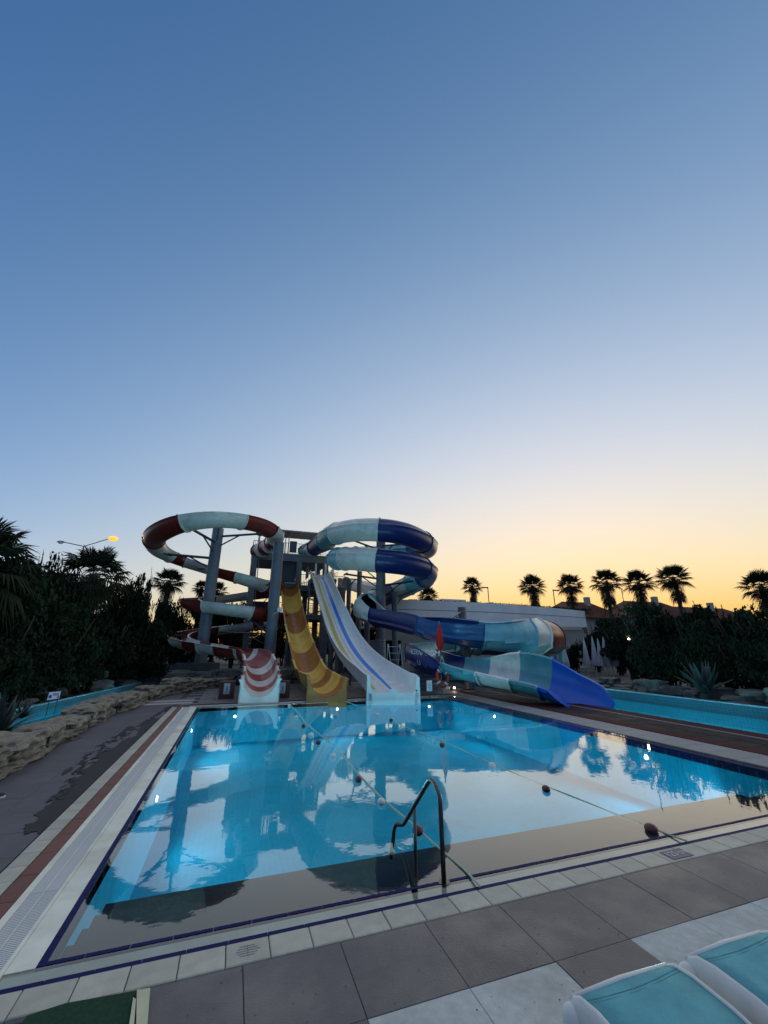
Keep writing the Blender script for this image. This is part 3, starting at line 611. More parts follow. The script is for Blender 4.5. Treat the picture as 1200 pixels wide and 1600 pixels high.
# another white tube behind the tower's right side
wt = thing('white_tube_slide', 'short white closed tube between the tower and the blue loop', 'water slide', (12.31, 42.24, 8.25))
path = catmull([(10.39, 41.73, 8.5)+(.62, 178, 178), (11.5, 42.47, 8.51)+(.62, 178, 178), (12.67, 42.76, 8.4)+(.62, 178, 178), (13.94, 42.79, 8.25)+(.62, 178, 178)], .5)
secs, _, _ = flume(wt, path, [m_white], [0, 1.7, 6], ridge=(90, -90))
for o in secs: shade_auto(o)

# ------------------------------------------------------------------ columns that carry the slides
def column(base, ztop, r, label, arms, plate=True, rungs=None):
    t = thing('slide_column', label, 'column', (base[0], base[1], 0), group='steel columns under the slides')
    mb = MB(); mb.tube([(base[0], base[1], -.03), (base[0], base[1], ztop*.5), (base[0], base[1], ztop)], r, 18); o = mb.build('shaft', m_steel, t, smooth=True); shade_auto(o)
    mb = MB(); mb.tube([(base[0], base[1], 0), (base[0], base[1], .35)], r*1.5, 18); mb.build('base_flange', m_steel, t)
    for z in (ztop*.34,): MB().tube([(base[0], base[1], z), (base[0], base[1], z+.09)], r+.06, 18).build('joint_flange', m_steel, t)
    for a in arms:
        (z0, p, rr) = a; mb = MB(); s0 = Vector((base[0], base[1], z0)); e = Vector(p); mb.tube([s0, e], rr, 8)
        mb.tube([s0+Vector((0, 0, -.9)), s0.lerp(e, .55)], rr*.6, 6); o = mb.build('bracket_arm', m_steeld, t)
        dv = (e-s0).normalized(); pv = dv.cross(Vector((0, 0, 1))).normalized()
        MB().tube([e-pv*.45, e+pv*.45], rr*.9, 6).build('saddle', m_steeld, o)
    return t
c1 = (-2.16, 32.93, 5.34); c2 = (2.41, 31.41, 5.35); c3 = (11.04, 32.16, 5.2)
column(c1, (-2.25, 32.92, 11.15)[2]-.2, .41, 'thick steel column inside the left red and white loop',
       [((-2.33, 32.92, 10.31)[2], (0.88, 31.49, 10.44), .09), ((-2.45, 32.91, 9.79)[2], (-3.7, 29.17, 9.83), .1), ((-2.39, 32.91, 8.59)[2], (-5.73, 35.03, 9.09), .1), ((-2.25, 32.92, 7.48)[2], (-3.11, 36.37, 8.31), .08), ((-2.38, 32.91, 10.72)[2], (-1.84, 29.14, 10.61), .08)])
column(c2, (2.46, 31.4, 9.84)[2], .40, 'thick steel column standing beside the yellow slide',
       [((2.45, 31.4, 8.23)[2], (2.11, 35.44, 10.31), .09), ((2.53, 31.4, 7.16)[2], (2.05, 34.94, 7.04), .07), ((2.72, 31.38, 2.64)[2]+.3, (0.84, 32.39, 4.14), .07), ((2.72, 31.38, 2.64)[2]+1.2, (1.34, 37.98, 3.51), .06), ((2.68, 31.39, 3.08)[2], (-1.07, 37.99, 3.33), .05)])
column(c3, (11.19, 32.11, 10.91)[2], .40, 'thick steel column in the middle of the blue double loop',
       [((11.04, 32.16, 7.04)[2], (14.86, 32.79, 7.76), .09), ((11.04, 32.16, 7.58)[2], (7.95, 32.03, 7.81), .08), ((11.04, 32.16, 7.58)[2]+.6, (9.94, 36.16, 9.01), .08), ((11.03, 32.16, 10.06)[2], (7.75, 30.53, 10.4), .08), ((11.03, 32.16, 10.06)[2]+.4, (11.81, 28.66, 9.87), .08), ((11.04, 32.16, 5.98)[2], (11.43, 34.14, 5.65), .07)])
sc3 = [o for o in bpy.data.objects if o.name.startswith('slide_column')][-1]
zl, zh = (10.96, 32.19, 0.53)[2], (11.0, 32.17, 2.79)[2]
o = MB().tube([(c3[0], c3[1], zl), (c3[0], c3[1], zh)], .418, 20).build('pale_sleeve', mat('pale_sleeve', (.24, .27, .28), .6, var=.3, nscale=8), sc3, smooth=True); shade_auto(o)
tk = MB()
for k in range(14):
    z = zl+(zh-zl)*(k+.5)/14; a0 = math.atan2(-c3[0], -c3[1]); w_ = .16 if k % 3 == 0 else .09
    dx, dy = math.sin(a0-.35), math.cos(a0-.35); tx, ty = dy, -dx; bx_, by_ = c3[0]+dx*.425, c3[1]+dy*.425
    tk.add([(bx_-tx*w_, by_-ty*w_, z), (bx_+tx*w_, by_+ty*w_, z), (bx_+tx*w_, by_+ty*w_, z+.05), (bx_-tx*w_, by_-ty*w_, z+.05)], [(0, 1, 2, 3)])
tag(tk.build('scale_marks', mat('scale_mark', (.05, .06, .09), .6), sc3), kind='stuff')
column((-5.64, 37.58, 2.68), (-5.52, 37.6, 5.43)[2], .34, 'dark steel column at the far left edge of the slides', [((-5.72, 37.57, 4.66)[2], (-4.06, 36.27, 5.5), .06), ((-5.53, 37.6, 3.42)[2], (-3.8, 34.29, 2.96), .06)])
column((9.99, 38.73, 2.77), (9.83, 38.77, 8.5)[2], .22, 'slim steel column right of the white lane slide', [((9.85, 38.77, 7.87)[2], (10.09, 36.63, 8.19), .06)])
column((11.15, 36.33, 2.75), (11.11, 36.34, 5.84)[2], .26, 'steel column beneath the lowest bend of the blue tube', [((11.11, 36.34, 5.27)[2], (10.64, 31.77, 4.91), .06)])
column((12.65, 33.17, 2.71), (12.68, 33.16, 6.7)[2], .26, 'steel column just right of the middle column', [((12.68, 33.16, 6.15)[2], (14.06, 33.14, 6.75), .06)])
column((15.04, 25.96, 3.05), (15.14, 25.9, 4.85)[2], .28, 'short steel column whose top rises behind the blue bowl slide', [((15.12, 25.91, 4.58)[2], (12.33, 22.89, 3.77), .07)])
column((12.43, 21.11, 2.2), (12.45, 21.1, 2.61)[2], .2, 'small steel post under the front of the blue bowl slide', [((12.44, 21.1, 2.41)[2], (12.8, 19.71, 2.46), .05)])
column((11.53, 40.39, 2.8), (11.4, 40.42, 9.63)[2], .26, 'steel column behind the left end of the blue double loop', [((11.41, 40.42, 9.16)[2], (10.19, 37.13, 9.81), .06)])

# ------------------------------------------------------------------ slide tower
YF, YB = 39.5, 44.5
tw = thing('slide_tower', 'grey concrete stair tower with three floors and a flat canopy between the slides', 'tower', (4.5, 42, 0))
X0 = (0.69, 39.5, 8.43)[0]; X1 = (7.98, 39.5, 8.83)[0]; X2 = (9.87, 39.5, 7.02)[0]
Z1 = (5.58, 39.5, 5.07)[2]; Z2 = (5.4, 39.5, 7.82)[2]; Z3 = (5.21, 39.5, 10.82)[2]
def fslab(x0, x1, z, t=.5, y0=YF, y1=YB): MB().box(x0, x1, y0, y1, z-t, z).build('floor_slab', m_conc, tw)
fslab(X0, X1, Z3, .75); fslab(X0, X2, Z2, .55); fslab(X0, X2, Z1, .45)
for x in (X0+.25, (3.06, 39.5, 8.56)[0], (5.16, 39.5, 8.67)[0], X1-.2):
    for y in (YF+.25, YB-.25):
        MB().box(x-.25, x+.25, y-.25, y+.25, -.03, Z1-.452).build('pier', m_conc, tw); MB().box(x-.25, x+.25, y-.25, y+.25, Z1+.002, Z2-.552).build('pier', m_conc, tw); MB().box(x-.25, x+.25, y-.25, y+.25, Z2+.002, Z3-.752).build('pier', m_conc, tw)
for x in (X2-.25,):
    for y in (YF+.25, YB-.25):
        MB().box(x-.22, x+.22, y-.22, y+.22, -.03, Z1-.452).build('pier', m_conc, tw); MB().box(x-.22, x+.22, y-.22, y+.22, Z1+.002, Z2-.552).build('pier', m_conc, tw)
# dark wall panel behind the start of the yellow slide
MB().box((3.59, 39.5, 8.59)[0], (4.8, 39.5, 8.65)[0], YF+.6, YF+.7, Z2+.002, Z3-.76).build('wall_panel', m_steeld, tw)
MB().box((5.81, 39.5, 6.26)[0], (6.3, 39.5, 6.28)[0], YF+1.2, YF+1.35, Z1+.002, Z2-.56).build('wall_panel', m_steeld, tw)
MB().box(X0+.6, (3.14, 39.5, 6.17)[0], YF+3.2, YF+3.35, Z1-.9, Z2-1.4).build('wall_panel', m_steeld, tw)
# canopy of panels on thin posts
zc = (2.75, 39.5, 13.02)[2]; cx0 = (1.01, 39.5, 12.85)[0]; cx1 = (6.98, 39.5, 13.42)[0]; npan = 7
for k in range(npan):
    a = cx0+(cx1-cx0)*k/npan; b = cx0+(cx1-cx0)*(k+1)/npan-.04; mb = MB()
    mb.add([(a, YF-.2, zc), (b, YF-.2, zc), (b, YF+3.8, zc+.3), (a, YF+3.8, zc+.3), (a, YF-.2, zc+.1), (b, YF-.2, zc+.1), (b, YF+3.8, zc+.4), (a, YF+3.8, zc+.4)], [(0, 3, 2, 1), (4, 5, 6, 7), (0, 1, 5, 4), (1, 2, 6, 5), (2, 3, 7, 6), (3, 0, 4, 7)]); mb.build('canopy_panel', m_panel, tw)
for x in (cx0+.2, (cx0+cx1)/2, cx1-.2):
    for y, d in ((YF+.3, .02), (YB-1.4, .27)): MB().tube([(x, y, Z3), (x, y, zc+d)], .05, 6).build('canopy_post', m_steel, tw)
def railing(p, q, h=1.05, step=.16, root=tw, r=.018, m=m_steel):
    p = Vector(p); q = Vector(q); mb = MB(); up = Vector((0, 0, h)); mb.tube([p+up, q+up], r*1.5, 6); mb.tube([p+up*.12, q+up*.12], r, 5)
    n = int((q-p).length/step)
    for k in range(n+1): a = p.lerp(q, k/n); mb.tube([a, a+up], r*(1.5 if k % 10 == 0 else .8), 4)
    mb.build('railing', m, root)
railing((X0, YF+.05, Z3), (X1, YF+.05, Z3)); railing((X0, YF+.05, Z3), (X0, YB, Z3)); railing((X0, YB, Z3), (X1, YB, Z3))
railing(((5.29, 39.5, 8.68)[0], YF+.05, Z2), (X2, YF+.05, Z2)); railing((X0, YB, Z2), (X2, YB, Z2)); railing((X0, YF+.05, Z1), (X2, YF+.05, Z1)); railing((X0, YB, Z1), (X2, YB, Z1))
MB().box((4.08, 39.5, 11.77)[0], (4.77, 39.5, 11.82)[0], YF-.03, YF+.02, Z3+.1, Z3+1.25).build('notice_board', m_steeld, tw)
# stair flights behind
def flight(x0, x1, y0, y1, z0, z1, n=14):
    mb = MB()
    for k in range(n):
        a = x0+(x1-x0)*k/n; b = x0+(x1-x0)*(k+1)/n; z = z0+(z1-z0)*(k+1)/n
        mb.box(min(a, b), max(a, b), y0, y1, z-.06, z)
    mb.build('stair_flight', m_conc, tw); railing((x0, y0, z0), (x1, y0, z1), .95, .2)
xa, xb = (6.18, 42.0, 3.4)[0], (10.28, 42.0, 3.44)[0]
flight(xa, xb, 45.2, 46.4, 0, Z1*.5); flight(xb, xa, 46.6, 47.8, Z1*.5, Z1); flight(xa, xb, 45.2, 46.4, Z1, (Z1+Z2)/2); flight(xb, xa, 46.6, 47.8, (Z1+Z2)/2, Z2); flight(xa, xb, 45.2, 46.4, Z2, (Z3+Z2)/2); flight(xb, xa, 46.6, 47.8, (Z3+Z2)/2, Z3)
for x in (xa-.6, xb+.6): MB().box(x-.2, x+.2, 46.3, 46.7, -.03, Z2+2).build('pier', m_conc, tw)
for (xa_, za_), (xb_, zb_) in (((X0+.5, .2), ((3.06, 39.5, 8.56)[0]-.3, Z1-.6)), ((X0+.5, Z1+.2), ((3.06, 39.5, 8.56)[0]-.3, Z2-.8)), (((5.35, 39.5, 8.68)[0]+.2, Z2-.7), (X1-.4, Z1+.1)), ((X1-.4, .3), ((5.35, 39.5, 8.68)[0]+.2, Z1-.6))):
    MB().tube([(xa_, YB-.3, za_), (xb_, YB-.3, zb_)], .05, 6).build('cross_brace', m_steeld, tw)
for x, zt_ in ((X0+.62, Z3-.8), ((4.92, 39.5, 8.66)[0], Z3-.8), (X1-.55, Z2-.6)):
    MB().tube([(x, YF-.06, 0), (x, YF-.06, zt_)], .045, 6).build('water_pipe', m_steel, tw)
for z in (Z1, Z2, Z3):
    MB().box(X0-.02, X1+.02 if z == Z3 else X2+.02, YF-.03, YF-.002, z-.09, z-.02).build('edge_trim', m_panel, tw)
MB().box((3.8, 39.5, 8.29)[0], (4.88, 39.5, 8.35)[0], YF-.5, YF+.5, Z2+.002, Z2+.12).build('start_deck', m_panel, tw)
MB().box((6.11, 39.5, 8.41)[0], (8.51, 39.5, 8.54)[0], YF-1.6, YF+.3, Z2+.002, Z2+.5).build('start_deck', m_conc, tw)
for x in ((5.99, 38.0, 8.18)[0], (8.13, 38.0, 8.29)[0]):
    MB().tube([(x, YF-1.6, 0), (x, YF-1.6, Z2)], .09, 8).build('deck_post', m_steel, tw)
railing(((5.82, 38.0, 8.17)[0], YF-.1, Z2+.5), ((5.82, 38.0, 8.17)[0], YF-1.6, Z2+.5)); railing(((8.25, 38.0, 8.3)[0], YF-.1, Z2+.5), ((8.25, 38.0, 8.3)[0], YF-1.6, Z2+.5))
# round white starting mouth of the red slide and lamp on the column
wl = thing('floodlight', 'small white floodlight fixed high on the column beside the yellow slide', 'floodlight', (2.82, 30.87, 4.72))
p = (2.82, 30.87, 4.72); mb = MB(); mb.box(p[0]-.18, p[0]+.18, p[1]-.1, p[1]+.1, p[2]-.13, p[2]+.13); mb.build('housing', m_whitep, wl); MB().tube([(p[0]-.1, p[1], p[2]-.13), (p[0]-.45, p[1]+.2, p[2]-.3)], .03, 6).build('bracket', m_whitep, wl)

# ------------------------------------------------------------------ rocks
def rock_mesh(seed, flat=.75, n=7):
    b = MB(); rr = random.Random(seed); vs = []; idx = {}; fs = []
    def P(i, j, k):
        key = (i, j, k)
        if key in idx: return idx[key]
        v = Vector((2*i/n-1, 2*j/n-1, 2*k/n-1)); l4 = (abs(v.x)**8+abs(v.y)**8+abs(v.z)**8)**(1/8); v = v/l4
        sz = seed*7.1
        z = v.z; st = math.floor((z+noise.noise(v*1.1+Vector((sz, 0, 0)))*.35)*3.2)
        off = .24*noise.noise(Vector((st*3.3, sz, 1)))
        d = 1+.26*noise.noise(v*1.3+Vector((sz, 3, 0)))+.16*noise.noise(v*3.7+Vector((0, sz, 5)))+.05*noise.noise(v*9+Vector((0, sz, 5)))+off*(1-abs(v.z)**3)
        v = Vector((v.x*d, v.y*d, v.z*(1+.16*noise.noise(Vector((v.x*2, v.y*2, sz))))))
        idx[key] = len(vs); vs.append((v.x*.5, v.y*.5, v.z*.5+.5)); return idx[key]
    for a in range(n):
        for c in range(n):
            for (f, fl) in ((lambda s, t: (0, s, t), 0), (lambda s, t: (n, s, t), 1), (lambda s, t: (s, 0, t), 1), (lambda s, t: (s, n, t), 0), (lambda s, t: (s, t, 0), 0), (lambda s, t: (s, t, n), 1)):
                q = [P(*f(a, c)), P(*f(a+1, c)), P(*f(a+1, c+1)), P(*f(a, c+1))]; fs.append(tuple(q if fl else q[::-1]))
    b.add(vs, fs); return b
ROCKS = [rock_mesh(k, n=13).mesh('rock', m_rock, True) for k in range(6)]; ROCKG = [rock_mesh(k+20, n=6).mesh('rock', m_rock2, True) for k in range(6)]
for me in ROCKS+ROCKG: me.set_sharp_from_angle(angle=R(16))
rnd = random.Random(11)
lw = thing('rock_wall', 'low wall of rough brown sandstone boulders between the left deck and the narrow river', 'rock wall', (-4, 15, 0))
def rock(root, pool_, x, y, l, w, h, rz, z=-.05, name='boulder'):
    o = wloc(root); return inst(name, rnd.choice(pool_), root, (x-o[0], y-o[1], z-o[2]), rz, (w, l, h))
pts = [(-4.15, 8.2), (-4.12, 9.6), (-4.1, 11.0), (-4.02, 12.5), (-4.0, 14.0), (-4.08, 15.5), (-4.05, 17.0), (-3.85, 18.5), (-3.65, 20.0), (-3.45, 21.5), (-3.1, 22.9), (-2.6, 24.2), (-2.0, 25.3), (-1.3, 26.2), (-.6, 26.9)]
for i, (x, y) in enumerate(pts):
    a = pts[min(i+1, len(pts)-1)]; b_ = pts[max(i-1, 0)]; ang = math.atan2(a[1]-b_[1], a[0]-b_[0])-math.pi/2
    h = [.50, .5, .52, .66, .5, .46, .56, .5, .55, .62, .5, .6, .7, .62, .5][i]
    rock(lw, ROCKS, x, y, 1.30+rnd.uniform(-.15, .1), .85+rnd.uniform(-.1, .16), h*rnd.uniform(.82, 1.22), ang+rnd.uniform(-.08, .08))
    if i % 2: rock(lw, ROCKS, x+.22*math.cos(ang), y+.75, .7, .5, h*.42, ang+rnd.uniform(-.4, .4))
    if rnd.random() < .3: rock(lw, ROCKS, x-.05, y+rnd.uniform(-.3, .3), rnd.uniform(.7, 1.1), .6, h*.3, ang+rnd.uniform(-.3, .3), z=h*.6)
fw = thing('far_bank_rocks', 'grey-green boulders on the far bank of the narrow left river', 'rocks', (-7.5, 18, 0))
for i in range(44):
    y = 8.5+i*.55+rnd.uniform(-.2, .2); dx_ = rnd.random()*1.5; x = lrx(y, -1)-.55-dx_; s = rnd.uniform(.5, 1.0)
    rock(fw, ROCKG, x, y, s*1.3, s, s*rnd.uniform(.55, .85)*(1.15 if dx_ > .7 else .75), rnd.uniform(0, 3), z=dx_*.3)
bw = thing('back_rock_bed', 'dark rocks piled under the spiral slide behind the pool', 'rocks', (2, 29, 0))
for i in range(46):
    x = rnd.uniform(-3.2, 5.2); y = 28.2+rnd.uniform(0, 3.2)+max(0, (x-1))*.1; s = rnd.uniform(.5, 1.1)
    rock(bw, ROCKG, x, y, s*1.4, s*1.2, s*.8, rnd.uniform(0, 3))
rw2 = thing('right_bank_rocks', 'continuous bank of grey rocks along the far side of the right river', 'rocks', (17, 18, 0))
for i in range(110):
    y = 5+i*.34+rnd.uniform(-.2, .2); x = 16.6+rnd.random()*1.5; s = rnd.uniform(.45, 1.0)
    rock(rw2, ROCKG, x, y, s*1.5, s*1.1, s*rnd.uniform(.5, .85)*(1.3 if x > 17.4 else .8), rnd.uniform(0, 3), z=.0)

# ------------------------------------------------------------------ broad steps right of the slides
stp = thing('terrace_steps', 'low blue-grey terrace of slatted steps behind the pool corner', 'steps', (9.8, 22, 0))
for k in range(5):
    y0 = 20.9+.45*k; z1 = .17*(k+1)
    for j in range(4):
        MB().cbox(8.0+j*.78, 8.0+j*.78+.765, y0, y0+.448 if k < 4 else y0+1.6, z1-.165, z1, .012).build('step_block', m_step, stp)

# ------------------------------------------------------------------ warning plinths
def plinth(p, label):
    t = thing('sign_plinth', label, 'sign', (p[0], p[1], 0), group='small notices behind the pool')
    MB().cbox(p[0]-.33, p[0]+.33, p[1]-.2, p[1]+.2, -.02, .72, .03).build('plinth', mat('maroon_box', (.07, .012, .012), .5), t)
    MB().box(p[0]-.13, p[0]+.12, p[1]-.215, p[1]-.203, .2, .64).build('notice', mat('notice_paper', (.5, .55, .62), .6), t)
    f = MB(); f.tube([(p[0], p[1]-.216, .48), (p[0], p[1]-.219, .48)], .03, 10); f.box(p[0]-.025, p[0]+.03, p[1]-.219, p[1]-.216, .34, .44); f.build('pictogram', mat('sign_blue', (.02, .06, .2), .5), t)
    for k in range(3): MB().box(p[0]-.09, p[0]+.085, p[1]-.2175, p[1]-.2155, .24+k*.03, .252+k*.03).build('print_line', m_black, t)
plinth((-.12, 20.9), 'maroon box with a white notice at the back left of the pool')
plinth((2.25, 20.4), 'maroon box with a white notice right behind the foot of the red and white slide')

# ------------------------------------------------------------------ life ring post with a red folded flag
rp = (9.3, 18.16, 0.84); lr = thing('life_ring', 'orange-red life ring hanging from a rope at the back right pool corner', 'life ring', (rp[0], rp[1], rp[2]-.36))
mb = MB(); az = math.atan2(rp[0], rp[1]); e1 = Vector((math.cos(az), -math.sin(az), 0)); c = Vector(rp)
circ = [c+(e1*math.cos(2*math.pi*k/28)*.25+Vector((0, 0, 1))*math.sin(2*math.pi*k/28)*.35) for k in range(28)]
vs = []; fs = []
en = Vector((math.sin(az), math.cos(az), 0))
for k, p in enumerate(circ):
    rad = (p-c).normalized()
    for j in range(8): a = 2*math.pi*j/8; vs.append(p+rad*math.cos(a)*.095+en*math.sin(a)*.075)
    for j in range(8): fs.append((k*8+j, k*8+(j+1) % 8, ((k+1) % 28)*8+(j+1) % 8, ((k+1) % 28)*8+j))
mb.add(vs, fs); mb.build('ring', m_ring, lr, smooth=True)
for k in (3, 10, 17, 24):
    p = circ[k]; MB().tube([p-(circ[(k+1) % 28]-p)*.5, p+(circ[(k+1) % 28]-p)*.5], .108, 10).build('white_band', m_whitep, lr)
mb = MB(); top = c+Vector((0, 0, .95)); mb.tube([c+Vector((0, 0, .4))+e1*.15, top], .02, 5); mb.tube([c+Vector((0, 0, .4))-e1*.15, top], .02, 5); mb.build('rope', m_rope, lr)
fp = thing('red_flag', 'red flag furled on a thin pole above the life ring', 'flag', (rp[0], rp[1]+.16, 0))
mb = MB(); bx, by = rp[0], rp[1]+.16; zt = (9.43, 18.31, 3.24)[2]; mb.tube([(bx, by, -.02), (bx, by, zt+.15)], .03, 8); mb.build('pole', m_steel, fp)
mb = MB(); zb = (9.38, 18.34, 1.94)[2]; rings = []
for k in range(12):
    f = k/11; z = zt+.05-(zt+.05-zb)*f; rad = .015+.15*math.sin(min(1, f*1.25)*math.pi*.62)*(1 if f < .8 else (1-f)/.2*.9+.1)
    rings.append([Vector((bx+math.cos(2*math.pi*j/14)*rad*(1+.25*math.sin(j*3+k*.4)), by+math.sin(2*math.pi*j/14)*rad*(1+.25*math.sin(j*3+k*.4)), z)) for j in range(14)])
vs = [v for r in rings for v in r]; mb.add(vs, [(i*14+j, i*14+(j+1) % 14, (i+1)*14+(j+1) % 14, (i+1)*14+j) for i in range(11) for j in range(14)]); mb.build('cloth', m_flag, fp, smooth=True)
p = (rp[0]-.75, rp[1]-.1); nb = thing('notice_board', 'small white notice standing left of the life ring', 'sign', (p[0], p[1], 0), group='small notices behind the pool')
MB().box(p[0]-.13, p[0]+.13, p[1]-.01, p[1]+.01, .28, .72).build('sheet', m_whitep, nb); MB().tube([(p[0], p[1]+.03, -.02), (p[0], p[1]+.03, .6)], .02, 6).build('post', m_steeld, nb)
for k in range(4): MB().box(p[0]-.1, p[0]+.09-.03*(k % 2), p[1]-.013, p[1]-.0105, .36+k*.07, .375+k*.07).build('print_line', m_black, nb)

# ------------------------------------------------------------------ white step ladder
a = (9.76, 25.18, 0.83); ld = thing('step_ladder', 'white metal ladder chair standing beside the middle column', 'ladder', (a[0], a[1], 0))
ax, ay = a[0], a[1]; zt = (9.77, 25.17, 2.35)[2]
mb = MB()
for sx in (-.42, .38):
    mb.tube([(ax+sx, ay-.35, 0), (ax+sx-.13, ay+.15, zt)], .03, 6); mb.tube([(ax+sx-.1, ay+.75, 0), (ax+sx-.13, ay+.2, zt)], .03, 6)
mb.build('frame', m_whitep, ld)
for k in range(6):
    f = (k+.6)/6; MB().box(ax-.42-.13*f, ax+.38-.13*f, ay-.40+.5*f, ay-.30+.5*f, zt*f-.025, zt*f+.01).build('rung', m_whitep, ld)

# ------------------------------------------------------------------ lettering on the bowl slide, following its outer wall
side = thing
def wall_text(body, s0, s1, ang, size, name='lettering'):
    me = text_mesh(body, 1.0, m_whitep, name, .0); xs_ = [v.co.x for v in me.vertices]; x0, x1 = min(xs_), max(xs_); ys2 = [v.co.y for v in me.vertices]; ym = (min(ys2)+max(ys2))/2
    for v in me.vertices:
        t = (v.co.x-x0)/(x1-x0); f, q = BOWL_AT(s0+(s1-s0)*t); r = q[3]+.065; a = R(-(ang) if LEFTSIDE else ang); a2 = a+(-1 if LEFTSIDE else 1)*(v.co.y-ym)*size/r
        pos = f[0]+f[2]*math.sin(a2)*r-f[3]*math.cos(a2)*r; v.co = pos-Vector(wloc(bs2))
    o = bpy.data.objects.new(name, me); COL.objects.link(o); o.parent = bs2; o['kind'] = 'stuff'; return o
LEFTSIDE = False
wall_text('I ACERNI COM', LET[0], LET[1], 104, .36)
wall_text('U', LET[2], LET[3], 74, .36)

# ------------------------------------------------------------------ pool handrail
hr = thing('pool_handrail', 'bent steel handrail standing at the near edge steps of the pool', 'handrail', (2.2, 4.52, 0))
def bend(pts, r=.06, k=6):
    out = [Vector(pts[0])]
    for i in range(1, len(pts)-1):
        p = Vector(pts[i]); a = (Vector(pts[i-1])-p); b = (Vector(pts[i+1])-p); rr = min(r, a.length*.45, b.length*.45); a = p+a.normalized()*rr; b = p+b.normalized()*rr
        for j in range(k+1): t = j/k; out.append(a*(1-t)**2+p*2*t*(1-t)+b*t*t)
    out.append(Vector(pts[-1])); return out
mb = MB(); mb.tube(bend([(2.2, 4.46, -.05), (2.21, 4.50, .72), (2.20, 4.68, .83), (2.17, 5.46, .13), (2.10, 5.56, .12), (2.06, 5.60, -.24)], .085), .024, 12); mb.build('rail', m_rail, hr, smooth=True)
MB().tube([(2.19, 5.14, .40), (2.19, 5.14, -.32)], .02, 10).build('middle_post', m_rail, hr, smooth=True)
MB().tube([(2.2, 4.46, -.028), (2.2, 4.46, -.008)], .06, 14).build('base_plate', m_rail, hr)

# ------------------------------------------------------------------ lane ropes
def lane(pa, pb, floats, label, sub=0):
    t = thing('lane_rope', label, 'lane rope', (pb[0], pb[1], 0), group='float lines across the pool')
    a, b = Vector(pa), Vector(pb); n = 40; pts = []
    for k in range(n+1):
        p = a.lerp(b, k/n); pts.append(Vector((p.x+.05*math.sin(k*.35), p.y, -.004+sub+.006*math.sin(k*1.3))))
    pts[-1] = b; mb = MB(); mb.tube(pts, .011, 5); mb.build('rope', m_rope, t)
    for (x, y), dk, s in floats:
        f = MB().ball((0, 0, 0), .062*s, 14, 9, (1, 1.15, .85)).mesh('float', m_bdark if dk else m_bwhite, True); inst('float', f, t, (x-pb[0], y-pb[1], .012))
lane((2.28, 18.25, .0), (2.46, 4.22, .02), [((2.26, 17.52, 0.0)[:2], 0, 1), ((2.15, 14.71, 0.0)[:2], 0, 1), ((2.13, 13.08, 0.0)[:2], 1, 1), ((2.11, 11.77, 0.0)[:2], 0, 1), ((2.14, 10.83, 0.0)[:2], 1, 1), ((2.2, 9.49, 0.0)[:2], 0, 1), ((2.27, 7.78, 0.0)[:2], 1, 1), ((2.3, 6.65, 0.0)[:2], 0, .9), ((2.41, 5.57, 0.0)[:2], 1, 1.1)],
     'rope with alternating dark red and white floats passing beside the handrail')
lane((4.7, 18.25, .0), (5.28, 4.23, .02), [((4.81, 14.32, 0.0)[:2], 0, 1), ((4.86, 13.13, 0.0)[:2], 1, 1), ((4.79, 11.26, 0.0)[:2], 0, 1), ((4.82, 9.6, 0.0)[:2], 1, 1), ((4.95, 7.75, 0.0)[:2], 0, 1.1), ((5.0, 6.3, 0.0)[:2], 1, 1), ((5.21, 4.63, 0.0)[:2], 1, 1.15)],
     'mostly submerged rope with floats ending at the depth marker tile on the right', -.012)

# ------------------------------------------------------------------ marker tiles on the coping
mk = thing('depth_marker', 'navy tile lettered 125 cm set in the coping at the right', 'depth marker', (5.0, 4.085, .0))
cx_, cy_, _ = (4.89, 4.07, 0.0); mk.location = (cx_, cy_, .0065)
MB().box(-.155, .155, -.085, .085, 0, .004).build('tile_face', mat('marker_navy', (.03, .03, .075), .4), mk, local=True)
inst('lettering', text_mesh('125 cm', .12, mat('marker_white', (.5, .5, .52), .5)), mk, (0, -.0, .0045), 0, (.82, 1.05, 1))['kind'] = 'stuff'
sx, sy, _ = (0.33, 4.08, 0.0)
sx = -1.26+.32*round((sx+1.26)/.32)
sm = thing('faded_marker', 'coping tile with a faded dark pictogram at the lower left of the pool', 'depth marker', (sx, sy, .0065))
m_fade = mat('faded_print', (.22, .215, .19), .6, var=.3, nscale=30)
b = MB()
for k in range(5): b.box(-.09+.015*abs(k-2), .09-.02*abs(k-2), -.055+k*.026, -.055+k*.026+.011, 0, .001)
b.tube([(0, -.06, .0005), (0, .06, .0006)], .004, 5); b.build('pictogram', m_fade, sm, local=True)

gr = MB(); gr_r = random.Random(21)
for k in range(420):
    x = gr_r.uniform(-1.2, 6); y = gr_r.uniform(2.0, 3.9); a_ = gr_r.uniform(0, 3.1); l_ = gr_r.uniform(.002, .008); w2 = l_*gr_r.uniform(.3, 1); dx, dy = math.cos(a_), math.sin(a_)
    gr.add([(x-dx*l_, y-dy*l_, .002), (x+dy*w2, y-dx*w2, .004), (x+dx*l_, y+dy*l_, .003), (x-dy*w2, y+dx*w2, .004)], [(0, 1, 2, 3)])
tag(gr.build('grit', mat('dry_debris', (.05, .04, .03), .9, rnd=.2), deck), kind='stuff')

